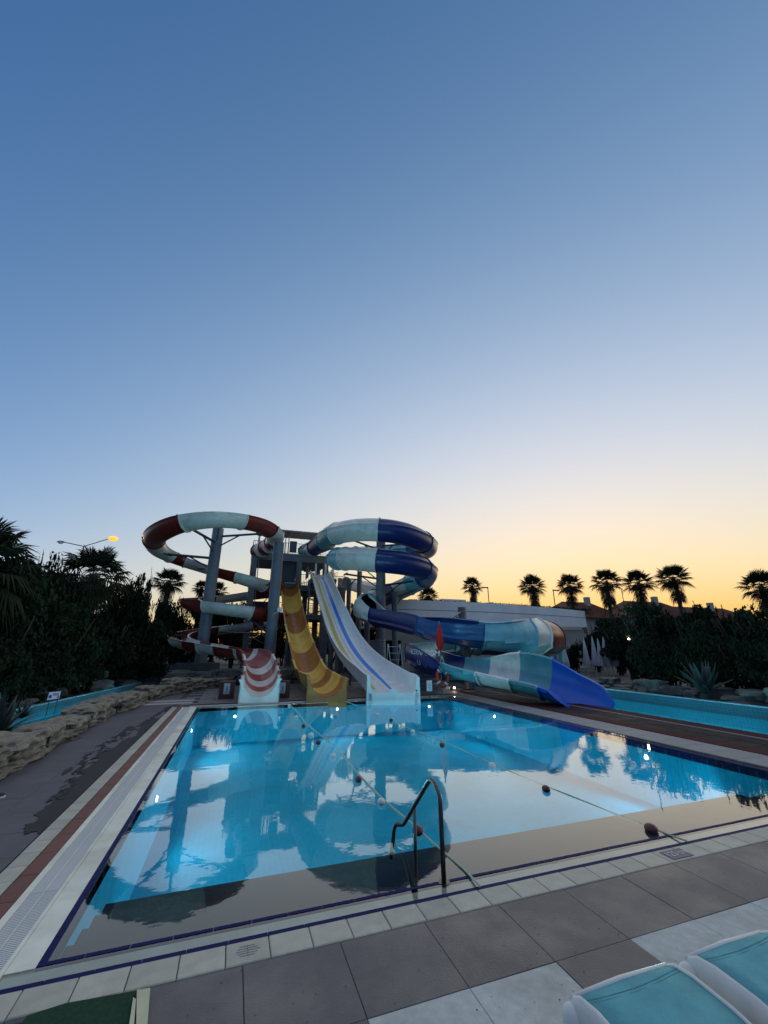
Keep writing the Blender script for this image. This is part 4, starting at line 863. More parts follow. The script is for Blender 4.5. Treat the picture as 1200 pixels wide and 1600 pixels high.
# ------------------------------------------------------------------ sun loungers
def lounger(x0, x1, yend, label):
    t = thing('sun_lounger', label, 'sun lounger', (x0, yend-1.0, 0), group='white framed loungers with teal mesh at the lower right')
    prof = [(yend, .50), (yend-.06, .535), (yend-.16, .545), (yend-.35, .53), (yend-.6, .48), (yend-.9, .43), (yend-1.3, .39), (yend-1.7, .37), (yend-1.95, .37)]
    w = .02
    mb = MB(); rings = []
    rings.append([Vector((x0+w, yend+.004, .505)), Vector((x0+(x1-x0)*.25, yend+.008, .507)), Vector(((x0+x1)/2, yend+.012, .509)), Vector((x0+(x1-x0)*.75, yend+.008, .507)), Vector((x1-w, yend+.004, .505)), Vector((x1-w, yend, .492)), Vector(((x0+x1)/2, yend, .49)), Vector((x0+w, yend, .492))])
    for y, z in prof[1:]: rings.append([Vector((x0+w, y, z)), Vector((x0+(x1-x0)*.25, y, z-.012)), Vector(((x0+x1)/2, y, z-.018)), Vector((x0+(x1-x0)*.75, y, z-.012)), Vector((x1-w, y, z)), Vector((x1-w, y, z-.01)), Vector(((x0+x1)/2, y, z-.03)), Vector((x0+w, y, z-.01))])
    loft(mb, rings, caps=False); mb.build('mesh_fabric', m_lfab, t, smooth=True)
    hm = mat('teal_hem', (.05, .22, .27), .8, bump=.3, bscale=300)
    for yy in (yend-.075, yend-.095):
        zz_ = .5395; hb_ = MB(); n_ = 8
        for k in range(n_):
            u0, u1 = k/n_, (k+1)/n_; sag = lambda u: -.018*math.sin(math.pi*u)
            hb_.add([(x0+w+(x1-x0-2*w)*u0, yy, zz_+sag(u0)), (x0+w+(x1-x0-2*w)*u1, yy, zz_+sag(u1)), (x0+w+(x1-x0-2*w)*u1, yy-.004, zz_+.0005+sag(u1)), (x0+w+(x1-x0-2*w)*u0, yy-.004, zz_+.0005+sag(u0))], [(3, 2, 1, 0)])
        hb_.build('stitch_line', hm, t)
    for xa_, sgn in ((x0, -1), (x1, 1)):
        mb = MB(); rings = []
        for i, (y, z) in enumerate(prof):
            d = .30 if i > 0 else .2
            xi = xa_-sgn*w; xo = xa_
            rings.append([Vector((xi, y, z+.006)), Vector((xi+(xo-xi)*.5, y, z+.014)), Vector((xo, y, z+.002)), Vector((xo+sgn*.012, y, z-.03)), Vector((xo+sgn*.004, y-.03*(i == 0), z-d)), Vector((xo-sgn*.03, y-.03*(i == 0), z-d)), Vector((xo-sgn*.02, y, z-.05)), Vector((xi, y, z-.03))])
        loft(mb, rings); mb.build('side_rail', m_lfr, t, smooth=True)
    mb = MB(); mb.tube([(x0+.005, yend+.004, .502), ((x0+x1)/2, yend+.012, .507), (x1-.005, yend+.004, .502)], .014, 10); mb.build('end_rail', m_lfr, t, smooth=True)
    for y in (yend-.22, yend-1.6):
        for xa_ in (x0+.01, x1-.01):
            s_ = -1 if xa_ < (x0+x1)/2 else 1
            mb = MB(); zt_ = .3; c = [(-.035, -.06), (.035, -.06), (.035, .06), (-.035, .06)]
            a = [Vector((xa_+u, y+v, zt_)) for u, v in c]; b = [Vector((xa_+u*.7+s_*.03, y+v*.7+(.05 if y > yend-1 else -.05), 0)) for u, v in c]
            mb.add(a+b, [(0, 1, 2, 3), (7, 6, 5, 4)]+[(j, (j+1) % 4, 4+(j+1) % 4, 4+j) for j in range(4)]); mb.build('leg', m_lfr, t)
    # grab knob at the corner
    MB().ball((x0-.012, yend-.01, .42), .05, 10, 8, (.8, 1.3, 1.5)).build('corner_cap', m_lfr, t, smooth=True)
    return t
lounger(1.80, 2.475, 2.25, 'nearer teal sun lounger with its corner closest to the dark paving')
lounger(2.63, 3.29, 2.25, 'farther teal sun lounger at the right edge, behind the nearer one')

# ------------------------------------------------------------------ green mat at the lower left
gt = thing('green_mat', 'dark green turf mat with a cream plastic edge piece at the lower left corner', 'mat', (-.6, 3.7, 0))
mb = MB(); P4 = [(-0.97, 3.9, 0.0)[:2], (-0.78, 3.93, 0.0)[:2], (-0.57, 3.91, 0.0)[:2], (-0.37, 3.89, 0.0)[:2], (-.33, 3.25), (-1.1, 3.25)]
k = len(P4); mb.add([(x, y, .03) for x, y in P4]+[(x, y, .002) for x, y in P4], [tuple(range(k))[::-1]]+[(j, (j+1) % k, k+(j+1) % k, k+j) for j in range(k)]); mb.build('turf', m_mat, gt)
mb = MB(); 
for P4 in ([(-0.37, 3.87, 0.0)[:2], (-0.29, 3.86, 0.0)[:2], (-.225, 3.3), (-.268, 3.3)], [(-0.38, 3.81, 0.0)[:2], (-0.36, 3.79, 0.0)[:2], (-.29, 3.3), (-.33, 3.3)]):
    k = 4; mb.add([(x, y, .045) for x, y in P4]+[(x, y, .002) for x, y in P4], [(3, 2, 1, 0)]+[(j, (j+1) % k, k+(j+1) % k, k+j) for j in range(k)])
mb.build('edge_piece', m_creamp, gt)

# ------------------------------------------------------------------ shoe of a passer-by at the left edge
sx, sy, _ = (-3.09, 8.78, 0.0)
sh = thing('shoe', 'toe of a black shoe with a white sole at the left edge of the photo', 'shoe', (sx-.14, sy, 0))
def shoe_ring(x, w, h, z0=0): return [Vector((x, -w*math.cos(a), z0+h*math.sin(a))) for a in [math.pi*k/10 for k in range(11)]]
mb = MB(); rings = [shoe_ring(-.15, .035, .085, .025), shoe_ring(-.1, .04, .095, .025), shoe_ring(-.03, .042, .085, .025), shoe_ring(.04, .047, .06, .025), shoe_ring(.1, .045, .045, .025), shoe_ring(.135, .025, .03, .025)]
vs = [v for r in rings for v in r]; mb.add(vs, [(i*11+j, i*11+j+1, (i+1)*11+j+1, (i+1)*11+j) for i in range(5) for j in range(10)]); mb.build('upper', m_black, sh, smooth=True, local=True)
mb = MB(); outl = [(-.16, .03), (-.1, .043), (0, .046), (.05, .052), (.11, .047), (.145, .02)]; ring = [(x, -w) for x, w in outl]+[(x, w) for x, w in outl[::-1]]; k = len(ring)
mb.add([(x, y, .026) for x, y in ring]+[(x, y, .001) for x, y in ring], [tuple(range(k)), tuple(range(2*k-1, k-1, -1))]+[(j, (j+1) % k, k+(j+1) % k, k+j) for j in range(k)]); mb.build('sole', m_whitep, sh, local=True)

# ------------------------------------------------------------------ underwater and ground lights
def pool_light(p, nrm, label, energy, spot=None, r=.045, col=(.35, .85, 1)):
    t = thing('pool_light', label, 'light', p, group='underwater lights')
    n = Vector(nrm); mb = MB(); mb.tube([Vector((0, 0, 0)), n*.03], r*1.25, 16); mb.build('bezel', m_whitep, t, local=True)
    MB().tube([n*.031, n*.045], r, 16).build('lens', m_lens, t, local=True)
    l = bpy.data.lights.new('lamp', 'SPOT'); l.energy = energy*.24; l.spot_size = R(168); l.spot_blend = .5; l.use_nodes = True
    lf = l.node_tree.nodes.new('ShaderNodeLightFalloff'); lf.inputs['Strength'].default_value = 1   # the water scatters the beam, so it fades slower than in air
    l.node_tree.links.new(lf.outputs['Linear'], l.node_tree.nodes['Emission'].inputs['Strength']); l.shadow_soft_size = .08; l.color = col
    o = bpy.data.objects.new('lamp', l); COL.objects.link(o); o.parent = t; o.location = n*.08; o.rotation_euler = n.to_track_quat('-Z', 'Z').to_euler()
E = 210
pool_light((PX0, 9.31, -.38), (1, 0, 0), 'bright light on the left pool wall nearest the camera', E*1.0)
pool_light((PX0, 15.8, -.38), (1, 0, 0), 'faint light on the left pool wall farther back', E*1.3)
pool_light((4.35, PY1, -.30), (0, -1, 0), 'bright light under the foot of the yellow slide', E*1.1)
pool_light((8.6, PY1, -.38), (0, -1, 0), 'fill light added on the back pool wall right of the white slide', E*.8)  # extra lamp, added to light the basin more evenly
pool_light((.3, PY1, -.38), (0, -1, 0), 'fill light added on the back pool wall left of the red and white slide', E*.8)  # also an added lamp that fills the dim back of the basin
pool_light((PX1, 14.6, -.32), (-1, 0, 0), 'light on the right pool wall near its back corner', E)
pool_light((PX1, 8.3, -.32), (-1, 0, 0), 'light on the right pool wall nearer the camera', E)
for i, y in enumerate((13.2, 17.2, 22.0)):
    pool_light((lrx(y, -1)+.002, y, -.10), (1, 0, 0), ['light in the far wall of the left river, nearest', 'light in the far wall of the left river, middle', 'light in the far wall of the left river, farthest'][i], 60)
    pool_light((lrx(y+2.2, 1)-.002, y+2.2, -.22), (-1, 0, 0), ['light in the near wall of the left river, nearest', 'light in the near wall of the left river, middle', 'light in the near wall of the left river, farthest'][i], 60)
for i, x in enumerate((.9, 5.0, 9.1)):  # fill lamps added out of view to brighten the pool floor
    pool_light((x, 6.405, -.9), (0, 1, 0), ['unseen fill light added in the riser of the near steps, left', 'unseen fill light added in the riser of the near steps, middle', 'unseen fill light added in the riser of the near steps, right'][i], (70, 85, 150)[i])
for i, y in enumerate((6.0, 11.5, 17.5, 25)):
    pool_light((13.442, y, -.3), (1, 0, 0), ['light in the near wall of the right river, nearest', 'second light in the near wall of the right river', 'third light in the near wall of the right river', 'farthest light in the near wall of the right river'][i], 160)
def ground_lamp(p, label, e=4, r=.05):
    t = thing('ground_lamp', label, 'lamp', p, group='small warm lamps'); mb = MB(); mb.tube([(0, 0, -.1), (0, 0, -.0)], .045, 10); mb.build('stem', m_black, t, local=True)
    MB().ball((0, 0, r), r, 10, 7).build('bulb', m_lens2, t, local=True)
    l = bpy.data.lights.new('lamp', 'POINT'); l.energy = e; l.shadow_soft_size = .05; l.color = (1, .85, .6); o = bpy.data.objects.new('lamp', l); COL.objects.link(o); o.parent = t; o.location = (0, 0, r*2+.06)
a = (11.2, 20.6, 0.05); ground_lamp((a[0], a[1], .08), 'small bright ground lamp right of the life ring')
ground_lamp((21.03, 23.46, 2.62), 'small lamp among the folded parasols by the red tunnel', 5, .06)
ground_lamp((20.54, 17.53, 2.54), 'small lamp in the bushes on the right', 2, .05)

# ------------------------------------------------------------------ sign on the left rocks
p = (-5.7, 18.12, 0.71); sg = thing('rock_sign', 'small white printed sign tilted on the rocks across the left river', 'sign', (p[0], p[1], p[2]-.5))
mb = MB(); mb.add([(-.23, -.02, -.17), (.21, -.02, -.13), (.23, .05, .17), (-.20, .05, .15), (-.23, 0, -.17), (.21, 0, -.13), (.23, .07, .17), (-.20, .07, .15)], [(0, 1, 2, 3), (7, 6, 5, 4), (0, 4, 5, 1), (1, 5, 6, 2), (2, 6, 7, 3), (3, 7, 4, 0)])
sg.scale = (.75, .75, .75)
o = mb.build('board', mat('sign_white', (.62, .62, .72), .5), sg, local=True); o.location = (0, 0, .5); o.rotation_euler = (0, 0, R(25))
MB().box(-.19, -.09, -.005, -.001, -.09, .04).build('pictogram', mat('sign_blue', (.02, .06, .2), .5), o, local=True).location = (0, -.018, 0)
for k in range(3): MB().box(-.04, .16, -.004, 0, .02+k*.035, .034+k*.035).build('print_line', m_black, o, local=True).location = (0, -.001, 0)
for x in (-.15, .15): MB().tube([(x, .06, -.3), (x, .06, .5)], .02, 6).build('post', m_steeld, sg, local=True)

# ------------------------------------------------------------------ vegetation
def leaf_quad(mb, p, n, up, w, l, mi=0):
    a = n.cross(up)
    if a.length < 1e-3: a = Vector((1, 0, 0))
    a.normalize(); b = a.cross(n).normalized(); mb.add([p-a*w, p+a*w*.2-b*l*.15, p+a*w, p+b*l], [(0, 1, 2, 3)], mi)
def crown_mesh(name, seed, m, n=6500, lw=.022, zlo=.06, clumps=70):
    rr = random.Random(seed); mb = MB(); cl = []
    for k in range(clumps):
        while True:
            v = Vector((rr.uniform(-1, 1), rr.uniform(-1, 1), rr.uniform(-1, 1)))
            if .25 < v.length < 1: break
        v = v*(.55+.45*rr.random()); tz = zlo+(1-zlo)*(v.z*.5+.5); cl.append((Vector((v.x*.92, v.y*.92, tz)), rr.uniform(.10, .26)))
    for k in range(n):
        c, r = rr.choice(cl); d = Vector((rr.gauss(0, 1), rr.gauss(0, 1), rr.gauss(0, 1)))
        d = d.normalized()*r*(rr.random()**.4); d.z *= .5
        p = c+d; nn = (d.normalized()*.6+Vector((rr.uniform(-1, 1), rr.uniform(-1, 1), rr.uniform(-.3, 1)))).normalized()
        s = lw*rr.uniform(.6, 1.5); leaf_quad(mb, p, nn, Vector((rr.uniform(-1, 1), rr.uniform(-1, 1), rr.uniform(-1, 1))), s, s*1.7)
    # a few shoots breaking the outline
    for k in range(26):
        c, r = rr.choice(cl); q = c+Vector((rr.uniform(-.1, .1), rr.uniform(-.1, .1), r*.4)); L2 = rr.uniform(.06, .16); dr = Vector((rr.uniform(-.5, .5), rr.uniform(-.5, .5), 1)).normalized()
        for j in range(9): leaf_quad(mb, q+dr*L2*j/8, Vector((rr.uniform(-1, 1), rr.uniform(-1, 1), .2)).normalized(), dr, lw*.6, lw*1.6)
    return mb.mesh(name, m)
def wood_mesh(seed):
    rr = random.Random(seed); mb = MB()
    for k in range(5):
        a = rr.uniform(0, 6.28); x, y = math.cos(a)*.12, math.sin(a)*.12
        mb.tube([(x*.3, y*.3, -.01), (x, y, .25), (x*3.5, y*3.5, .55), (x*5, y*5, .8)], [.035, .027, .016, .006], 6)
    return mb.mesh('trunk', m_trunk)
CR = [crown_mesh('crown', 100+k, m_leafd if k % 2 else m_leafm) for k in range(5)]; WD = [wood_mesh(k) for k in range(3)]
def tree(top, width, label, kind='dense_tree', cat='tree', group='dark trees on the left', v=0, zb=0):
    t = thing(kind, label, cat, (top[0], top[1], zb), rz=v*1.7, group=group); h = (top[2]-zb); s = (width, width, h)
    inst('crown', CR[v % 5], t, (0, 0, 0), 0, s); inst('trunk', WD[v % 3], t, (0, 0, 0), 0, s); return t
LT = [((-9.4, 20.99, 6.47), 2.6, 'broad dark tree at the left edge under the big palm fronds'), ((-8.99, 23.33, 6.98), 2.0, 'tallest dark tree left of the double street lamp'), ((-8.31, 24.64, 6.09), 1.7, 'dark tree just left of the lamp pole palm'),
      ((-6.66, 28.22, 6.45), 1.6, 'dark tree right of the large fan palm'), ((-6.18, 30.38, 7.04), 1.3, 'narrow dark tree between the large fan palm and the smaller one'), ((-5.11, 35.64, 6.24), 1.8, 'low dark tree under the second fan palm'),
      ((-8.38, 20.34, 4.15), 2.4, 'dark bush mass in front at the far left edge'), ((-7.61, 22.23, 4.25), 2.4, 'dark bush mass in front, left of the fan palm trunk'), ((-6.7, 25.12, 4.1), 2.3, 'dark bush mass in front of the fan palm trunk'), ((-5.83, 29.43, 4.68), 2.5, 'dark bush mass behind the back of the left river'),
      ((-5.06, 39.68, 4.82), 2.4, 'dark tree behind the lowest red slide turn'), ((-3.01, 47.91, 7.8), 3.0, 'distant dark tree seen through the left spiral'), ((-0.19, 48.0, 7.23), 2.6, 'distant dark tree behind the lower red turns'),
      ((2.98, 46.91, 3.84), 2.6, 'dark tree behind the steel column beside the yellow slide'), ((13.4, 50.24, 7.97), 2.0, 'dark tree behind the white tube piece'), ((14.18, 45.86, 5.71), 2.2, 'dark tree behind the blue tube bend'),
      ((5.63, 53.71, 6.44), 2.6, 'distant dark tree between the thick column and the tower'), ((2.19, 61.96, 4.34), 6, 'distant dark tree low behind the tower, left'), ((9.05, 59.31, 3.05), 5, 'distant dark tree low behind the tower stairs'), ((13.79, 62.5, 4.5), 5, 'distant dark tree low behind the white lane slide')]
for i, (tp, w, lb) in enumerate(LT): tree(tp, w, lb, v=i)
for i, (px, top, w) in enumerate([(0, (-7.7, 18.46, 2.41), 1.5), (1, (-7.27, 20.23, 2.2), 1.6), (2, (-6.81, 23.01, 2.14), 1.6), (3, (-6.3, 27.28, 2.37), 1.6), (4, (-4.81, 28.6, 2.56), 1.8), (5, (-4.17, 45.81, 3.71), 3)]):
    tree(top, w, ['leafy shrub above the rocks at the left edge', 'leafy shrub behind the white rock sign', 'leafy shrub over the grey far bank boulders', 'leafy shrub at the far end of the left river', 'leafy shrub left of the spiral slide base', 'shrub in deep shade behind the spiral slide'][i], 'shrub', 'shrub', 'shrubs on the left bank', v=i+2)
RTs = [((23.55, 20.16, 3.97), 2.2, 'dark tree left end of the right hedge mass'), ((21.3, 16.6, 4.73), 2.3, 'tall dark tree behind the flowering shrub'), ((21.3, 14.91, 4.23), 2.4, 'dark tree right of the tallest one in the right mass'), ((21.18, 13.28, 4.23), 2.3, 'dark tree behind the agave'),
       ((20.91, 11.78, 4.21), 2.2, 'dark tree under the right edge palm'), ((20.45, 10.53, 3.93), 2.2, 'dark tree cut by the right edge'), ((19.95, 9.26, 3.56), 2.2, 'dark tree just past the right edge'), ((18.35, 13.87, 2.75), 1.6, 'lower dark bush in front of the right trees, left'), ((18.7, 12.52, 2.85), 1.7, 'lower dark bush in front of the right trees, middle'), ((18.94, 11.2, 2.81), 1.7, 'lower dark bush in front of the right trees, right'), ((18.61, 9.72, 2.87), 1.7, 'lower dark bush at the right edge'),
       ((29.79, 26.69, 4.77), 2.6, 'dark tree between the white building and the red roofs'), ((31.53, 30.68, 3.63), 2.4, 'dark tree beneath the end of the white roof')]
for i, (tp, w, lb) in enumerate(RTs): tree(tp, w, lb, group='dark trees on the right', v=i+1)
tree((22.54, 24.1, 2.5), .9, 'small leafy shrub against the beige wall of the building', 'shrub', 'shrub', 'shrubs on the right', v=3)
tree((18.84, 14.87, 1.85), .95, 'low shrub dotted with pale flowers on the right rocks', 'flowering_shrub', 'shrub', 'shrubs on the right', v=4)
fl = MB(); rr = random.Random(8); c0 = (18.84, 14.87, 1.85)
for k in range(60):
    a = rr.uniform(0, 6.28); r = .8*rr.random()**.5; z = .3+1.1*rr.random(); fl.ball((c0[0]+r*math.cos(a), c0[1]+r*math.sin(a)-.1, z), .022, 5, 4)
ob = [o for o in bpy.data.objects if o.name.startswith('flowering_shrub')][0]; tag(fl.build('flower', mat('pale_petal', (.35, .28, .26), .8), ob), kind='stuff')

# fan palms
def fan_leaf(mb, base, d, up, L_, petiole, mi=0, droop=.35, n=23, w=1.0):
    d = d.normalized(); s = d.cross(up)
    if s.length < 1e-3: s = Vector((1, 0, 0))
    s.normalize(); nrm = s.cross(d).normalized(); hub = base+d*petiole-Vector((0, 0, 1))*petiole*.12
    q = s*.012*w; mb.add([base-q, base+q, hub+q, hub-q], [(0, 1, 2, 3)], mi); q = nrm*.012*w; mb.add([base-q, base+q, hub+q, hub-q], [(0, 1, 2, 3)], mi)
    for k in range(n):
        a = R(-108+216*k/(n-1)); dd = (d*math.cos(a)+s*math.sin(a)).normalized(); l = L_*(.72+.28*math.cos(a*.8)); wid = L_*.042*w
        side_ = dd.cross(nrm).normalized(); m1 = hub+dd*l*.55-Vector((0, 0, 1))*l*.05; e = hub+dd*l-Vector((0, 0, 1))*l*droop*(.6+.4*abs(math.sin(k*2.1)))
        fold = nrm*wid*.4*(1 if k % 2 else -1)
        mb.add([hub, m1+side_*wid+fold, e, m1-side_*wid-fold], [(0, 1, 2, 3)], mi)
def palm_mesh(seed, nl=34, L_=.95, pet=.9, droop=.35, low=-25):
    rr = random.Random(seed); mb = MB()
    for k in range(nl):
        az_ = k*2.39996+rr.uniform(-.2, .2); el = R(82-(82-low)*(k/(nl-1))**.85+rr.uniform(-6, 6)); d = Vector((math.cos(az_)*math.cos(el), math.sin(az_)*math.cos(el), math.sin(el)))
        fan_leaf(mb, Vector((0, 0, 0))+d*.08, d, Vector((0, 0, 1)), L_*rr.uniform(.85, 1.1), pet*rr.uniform(.75, 1.1), droop=droop*(1.2-math.sin(el)*.6))
    return mb.mesh('crown', m_palm)
def skirt_mesh(seed, h=1.6, n=46, r0=.2, r1=.72):
    rr = random.Random(seed); mb = MB()
    for k in range(n):
        a = rr.uniform(0, 6.28); z = -rr.random()**1.3*h; base = Vector((math.cos(a)*r0, math.sin(a)*r0, z+.1)); rad = r1*(1-.55*(-z/h)); d = Vector((math.cos(a)*rad, math.sin(a)*rad, -rr.uniform(.5, .9)))
        fan_leaf(mb, base, d, Vector((0, 0, 1)), rr.uniform(.55, .8), rr.uniform(.2, .45), droop=.55, n=11)
    return mb.mesh('dry_skirt', m_skirt)
PM = [palm_mesh(k, 30+3*k) for k in range(3)]; PB = [palm_mesh(k+9, 44, 1.05, 1.15, .5, -50) for k in range(2)]; SKm = [skirt_mesh(k, 2.2, 64) for k in range(3)]
def px_seed(top): return abs(top[0])*10
def palm(top, size, label, kind='fan_palm', big=False, skirt=True, group='fan palms on the skyline', v=0, tr=.22):
    """top: tip of the crown; size: crown radius in metres"""
    size *= (.9 if big else .84); s = size/1.75; ch = 1.55*s; zc_ = top[2]-ch; t = thing(kind, label, 'palm tree', (top[0], top[1], 0), rz=v*1.1, group=group); rr_ = random.Random(v*7+int(px_seed(top))); t.rotation_euler = (rr_.uniform(-.035, .035), rr_.uniform(-.035, .035), v*1.1)
    inst('crown', (PB[v % 2] if big else PM[v % 3]), t, (0, 0, zc_), 0, s)
    if skirt: inst('dry_skirt', SKm[v % 3], t, (0, 0, zc_), 0, (s*rr_.uniform(.75, 1.05), s*rr_.uniform(.75, 1.05), s*rr_.uniform(.7, 1.25)))
    mb = MB(); n = 9; pts = [(.05*math.sin(k*1.2+v), .04*math.cos(k+v), -.03+(zc_+.1)*k/n) for k in range(n+1)]; mb.tube(pts, [tr*1.5]+[tr*(1-.02*k) for k in range(n)], 10); o = mb.build('trunk', m_trunk, t, local=True)
    return t
DP = 56
for i, (px, tp, r, lb) in enumerate([(0, (27.46, 44.16, 10.63), 1.7, 'small palm above the box on the white roof'), (1, (33.28, 39.95, 10.68), 2.1, 'leftmost of the row of five skyline palms'), (2, (37.57, 38.79, 10.74), 2.1, 'second skyline palm from the left, beside the lamp'), (3, (40.12, 36.15, 11.06), 2.25, 'middle palm of the five on the skyline'),
                                (4, (44.03, 34.6, 10.96), 2.3, 'fourth skyline palm, broad skirt above the red roof'), (5, (46.03, 31.89, 11.2), 2.4, 'tallest skyline palm, rightmost of the five'), (6, (44.34, 23.11, 8.91), 2.6, 'palm close to the right edge of the photo'), (7, (21.55, 45.12, 9.28), 1.7, 'low palm just right of the blue loop')]):
    palm(tp, r*(.8 if i == 6 else 1), lb, v=i)
palm((-7.53, 25.93, 7.38), 1.9, 'large fan palm under the glowing street lamp', big=True, skirt=True, group='fan palms on the left', v=1, tr=.28)
palm((-5.62, 35.56, 8.17), 1.6, 'smaller fan palm left of the spiral slide', big=False, group='fan palms on the left', v=2)
palm((-2.28, 49.95, 9.31), 1.5, 'palm seen through the left spiral, behind the column', group='fan palms on the left', v=0); palm((-4.1, 49.83, 9.34), 1.3, 'palm seen just left of the left loop column', group='fan palms on the left', v=1)
palm((-9.33, 18.81, 6.7), 2.1, 'big palm at the left edge with fronds hanging into view', big=True, group='fan palms on the left', v=0, tr=.3)

# agave and grass tufts
def agave(p, label, s=1.0, n=26, seed=0, kind='agave', m=m_agave):
    rr = random.Random(seed); t = thing(kind, label, 'plant', p, group='spiky plants beside the rocks')
    for k in range(n):
        a = k*2.39996; el = R(rr.uniform(15, 80)); d = Vector((math.cos(a)*math.cos(el), math.sin(a)*math.cos(el), math.sin(el))); sd = Vector((-math.sin(a), math.cos(a), 0)); L2 = s*rr.uniform(.7, 1.05); mb = MB(); rings = []
        for j in range(7):
            f = j/6; c = d*L2*f-Vector((0, 0, 1))*L2*.30*f*f*(1.2-el); w = s*.075*(1-f)**.7*(.6+.8*min(1, f*3)); nn = d.cross(sd).normalized(); rings.append([c-sd*w-nn*w*.3, c+nn*w*.2, c+sd*w-nn*w*.3])
        vs = [v for r in rings for v in r]; mb.add(vs, [(i*3+j, i*3+j+1, (i+1)*3+j+1, (i+1)*3+j) for i in range(6) for j in range(2)]); mb.build('leaf', m, t, local=True, smooth=True)
    return t
a = (16.69, 11.38, 0.97); agave((a[0], a[1], .55), 'large grey-green agave on the right river bank', 1.35, 26, 3)
a = (-4.85, 12.6, 1.04); agave((a[0], a[1], .3), 'spiky grey plant at the left edge above the rocks', .95, 34, 5, 'yucca')
a = (-5.11, 14.31, 0.95); agave((a[0], a[1], .4), 'thin spiky grass tuft left of the white rock sign', .5, 20, 6, 'grass_tuft')

# ------------------------------------------------------------------ folded parasols
def parasol(p, h, label, lean=0, w=.17, v=0):
    t = thing('folded_parasol', label, 'parasol', (p[0], p[1], 0), group='folded white parasols by the building')
    MB().tube([(0, 0, -.02), (0, 0, h)], .025, 6).build('pole', m_pole, t, local=True)
    rr = random.Random(v); rings = []; n = 12
    for k in range(7):
        f = k/6; z = h+.08-f*(h*.66); r = .015+w*(f**.8)*(1 if k < 6 else .85)
        rings.append([Vector((math.cos(2*math.pi*j/n)*r*(1+.3*(j % 2)*f), math.sin(2*math.pi*j/n)*r*(1+.3*(j % 2)*f), z+(.08*rr.random() if k == 6 else 0))) for j in range(n)])
    vs = [x for r in rings for x in r]; MB().add(vs, [(i*n+j, i*n+(j+1) % n, (i+1)*n+(j+1) % n, (i+1)*n+j) for i in range(6) for j in range(n)]).build('canopy', m_canvas, t, local=True)
    MB().cbox(-.25, .25, -.25, .25, -.03, .08, .02).build('foot', m_curb, t, local=True)
    t.rotation_euler = (lean, lean*.7, v)
PR = [((18.9, 22.0, 2.55), 'leftmost folded parasol, in front of the red tunnel'), ((19.6, 22.18, 2.44), 'folded parasol just right of the red tunnel front'), ((19.6, 21.64, 2.59), 'folded parasol next to the small lamp'), ((21.79, 22.05, 2.68), 'folded parasol in front of the beige wall edge'), ((22.15, 21.69, 2.76), 'slim folded parasol alone in front of the dark opening'), ((22.03, 21.09, 2.63), 'first folded parasol of the tight cluster'),
      ((22.82, 21.57, 2.68), 'second folded parasol of the tight cluster'), ((22.54, 20.99, 2.71), 'third folded parasol of the tight cluster'), ((23.23, 21.42, 2.8), 'tallest folded parasol of the tight cluster'), ((23.01, 20.78, 2.71), 'folded parasol at the right end of the cluster')]
for i, (p, lb) in enumerate(PR): parasol(p, p[2], lb, lean=rnd.uniform(-.04, .04), v=i, w=.25 if i in (1, 2) else .18)

# ------------------------------------------------------------------ white flat-roofed building
YB_ = 35.0
bd = thing('pool_building', 'white flat-roofed building with a deep curved parapet and planted roof behind the blue slide', 'building', (24, 38, 0))
bx0 = (12.33, 35.0, 6.04)[0]; bx1 = (36.89, 35.0, 6.06)[0]; zt = (23.08, 35.0, 6.29)[2]; zt2 = (36.87, 35.0, 5.99)[2]; zb = (36.32, 35.0, 4.23)[2]
mb = MB(); n = 16; fr_ = []
for k in range(n+1):
    f = k/n; x = bx0+(bx1-bx0)*f; y = YB_+.9*(f-.35)**2*4*(1 if f > .35 else 0); z1 = zt+(zt2-zt)*max(0, (f-.4)/.6)**1.3; fr_.append((x, y, z1))
for k in range(n):
    (xa_, ya_, za), (xb_, yb_, zb_) = fr_[k], fr_[k+1]
    mb.add([(xa_, ya_, zb), (xb_, yb_, zb), (xb_, yb_, zb_), (xa_, ya_, za), (xa_, ya_+.35, zb), (xb_, yb_+.35, zb), (xb_, yb_+.35, zb_), (xa_, ya_+.35, za)], [(0, 1, 2, 3), (7, 6, 5, 4), (3, 2, 6, 7), (0, 4, 5, 1)])
    
mb.add([(fr_[-1][0], fr_[-1][1], zb), (fr_[-1][0]+.4, 47, zb), (fr_[-1][0]+.4, 47, zt2), (fr_[-1][0], fr_[-1][1], zt2)], [(0, 1, 2, 3)]); mb.build('parapet', m_wall, bd)
MB().box(bx0, bx1-.4, YB_+1.95, 47, zb-.28, zb-.004).build('roof_slab', m_wall, bd)
mb = MB()
for k in range(n):
    (xa_, ya_, za), (xb_, yb_, zb_) = fr_[k], fr_[k+1]; zm = zb+(za-zb)*.56; zn = zb+(zb_-zb)*.56
    mb.add([(xa_, ya_-.012, zm), (xb_, yb_-.012, zn), (xb_, yb_-.012, zn+.05), (xa_, ya_-.012, za*0+zm+.05)], [(0, 1, 2, 3)])
mb.build('groove_line', mat('shadow_gap', (.12, .12, .13), .8), bd)
xw = (36.8, 37.0, 2.88)[0]
MB().box(bx0, xw, YB_+2, YB_+2.3, -.03, zb-.285).build('wall', m_wallb, bd)
MB().box(xw-.3, xw, YB_+2.302, 46, -.03, zb-.285).build('wall', m_wallb, bd)
MB().box((29.3, 37.0, 2.2)[0], (31.95, 37.0, 2.2)[0], YB_+1.96, YB_+1.995, .1, 2.4).build('door', m_dkwin, bd)
MB().box((19.69, 38.0, 6.59)[0], (22.56, 38.0, 6.69)[0], 38, 40.5, zb, (20.45, 38.0, 6.88)[2]).build('roof_box', m_wall, bd)
for k, px in enumerate((770, 800)):
    pass
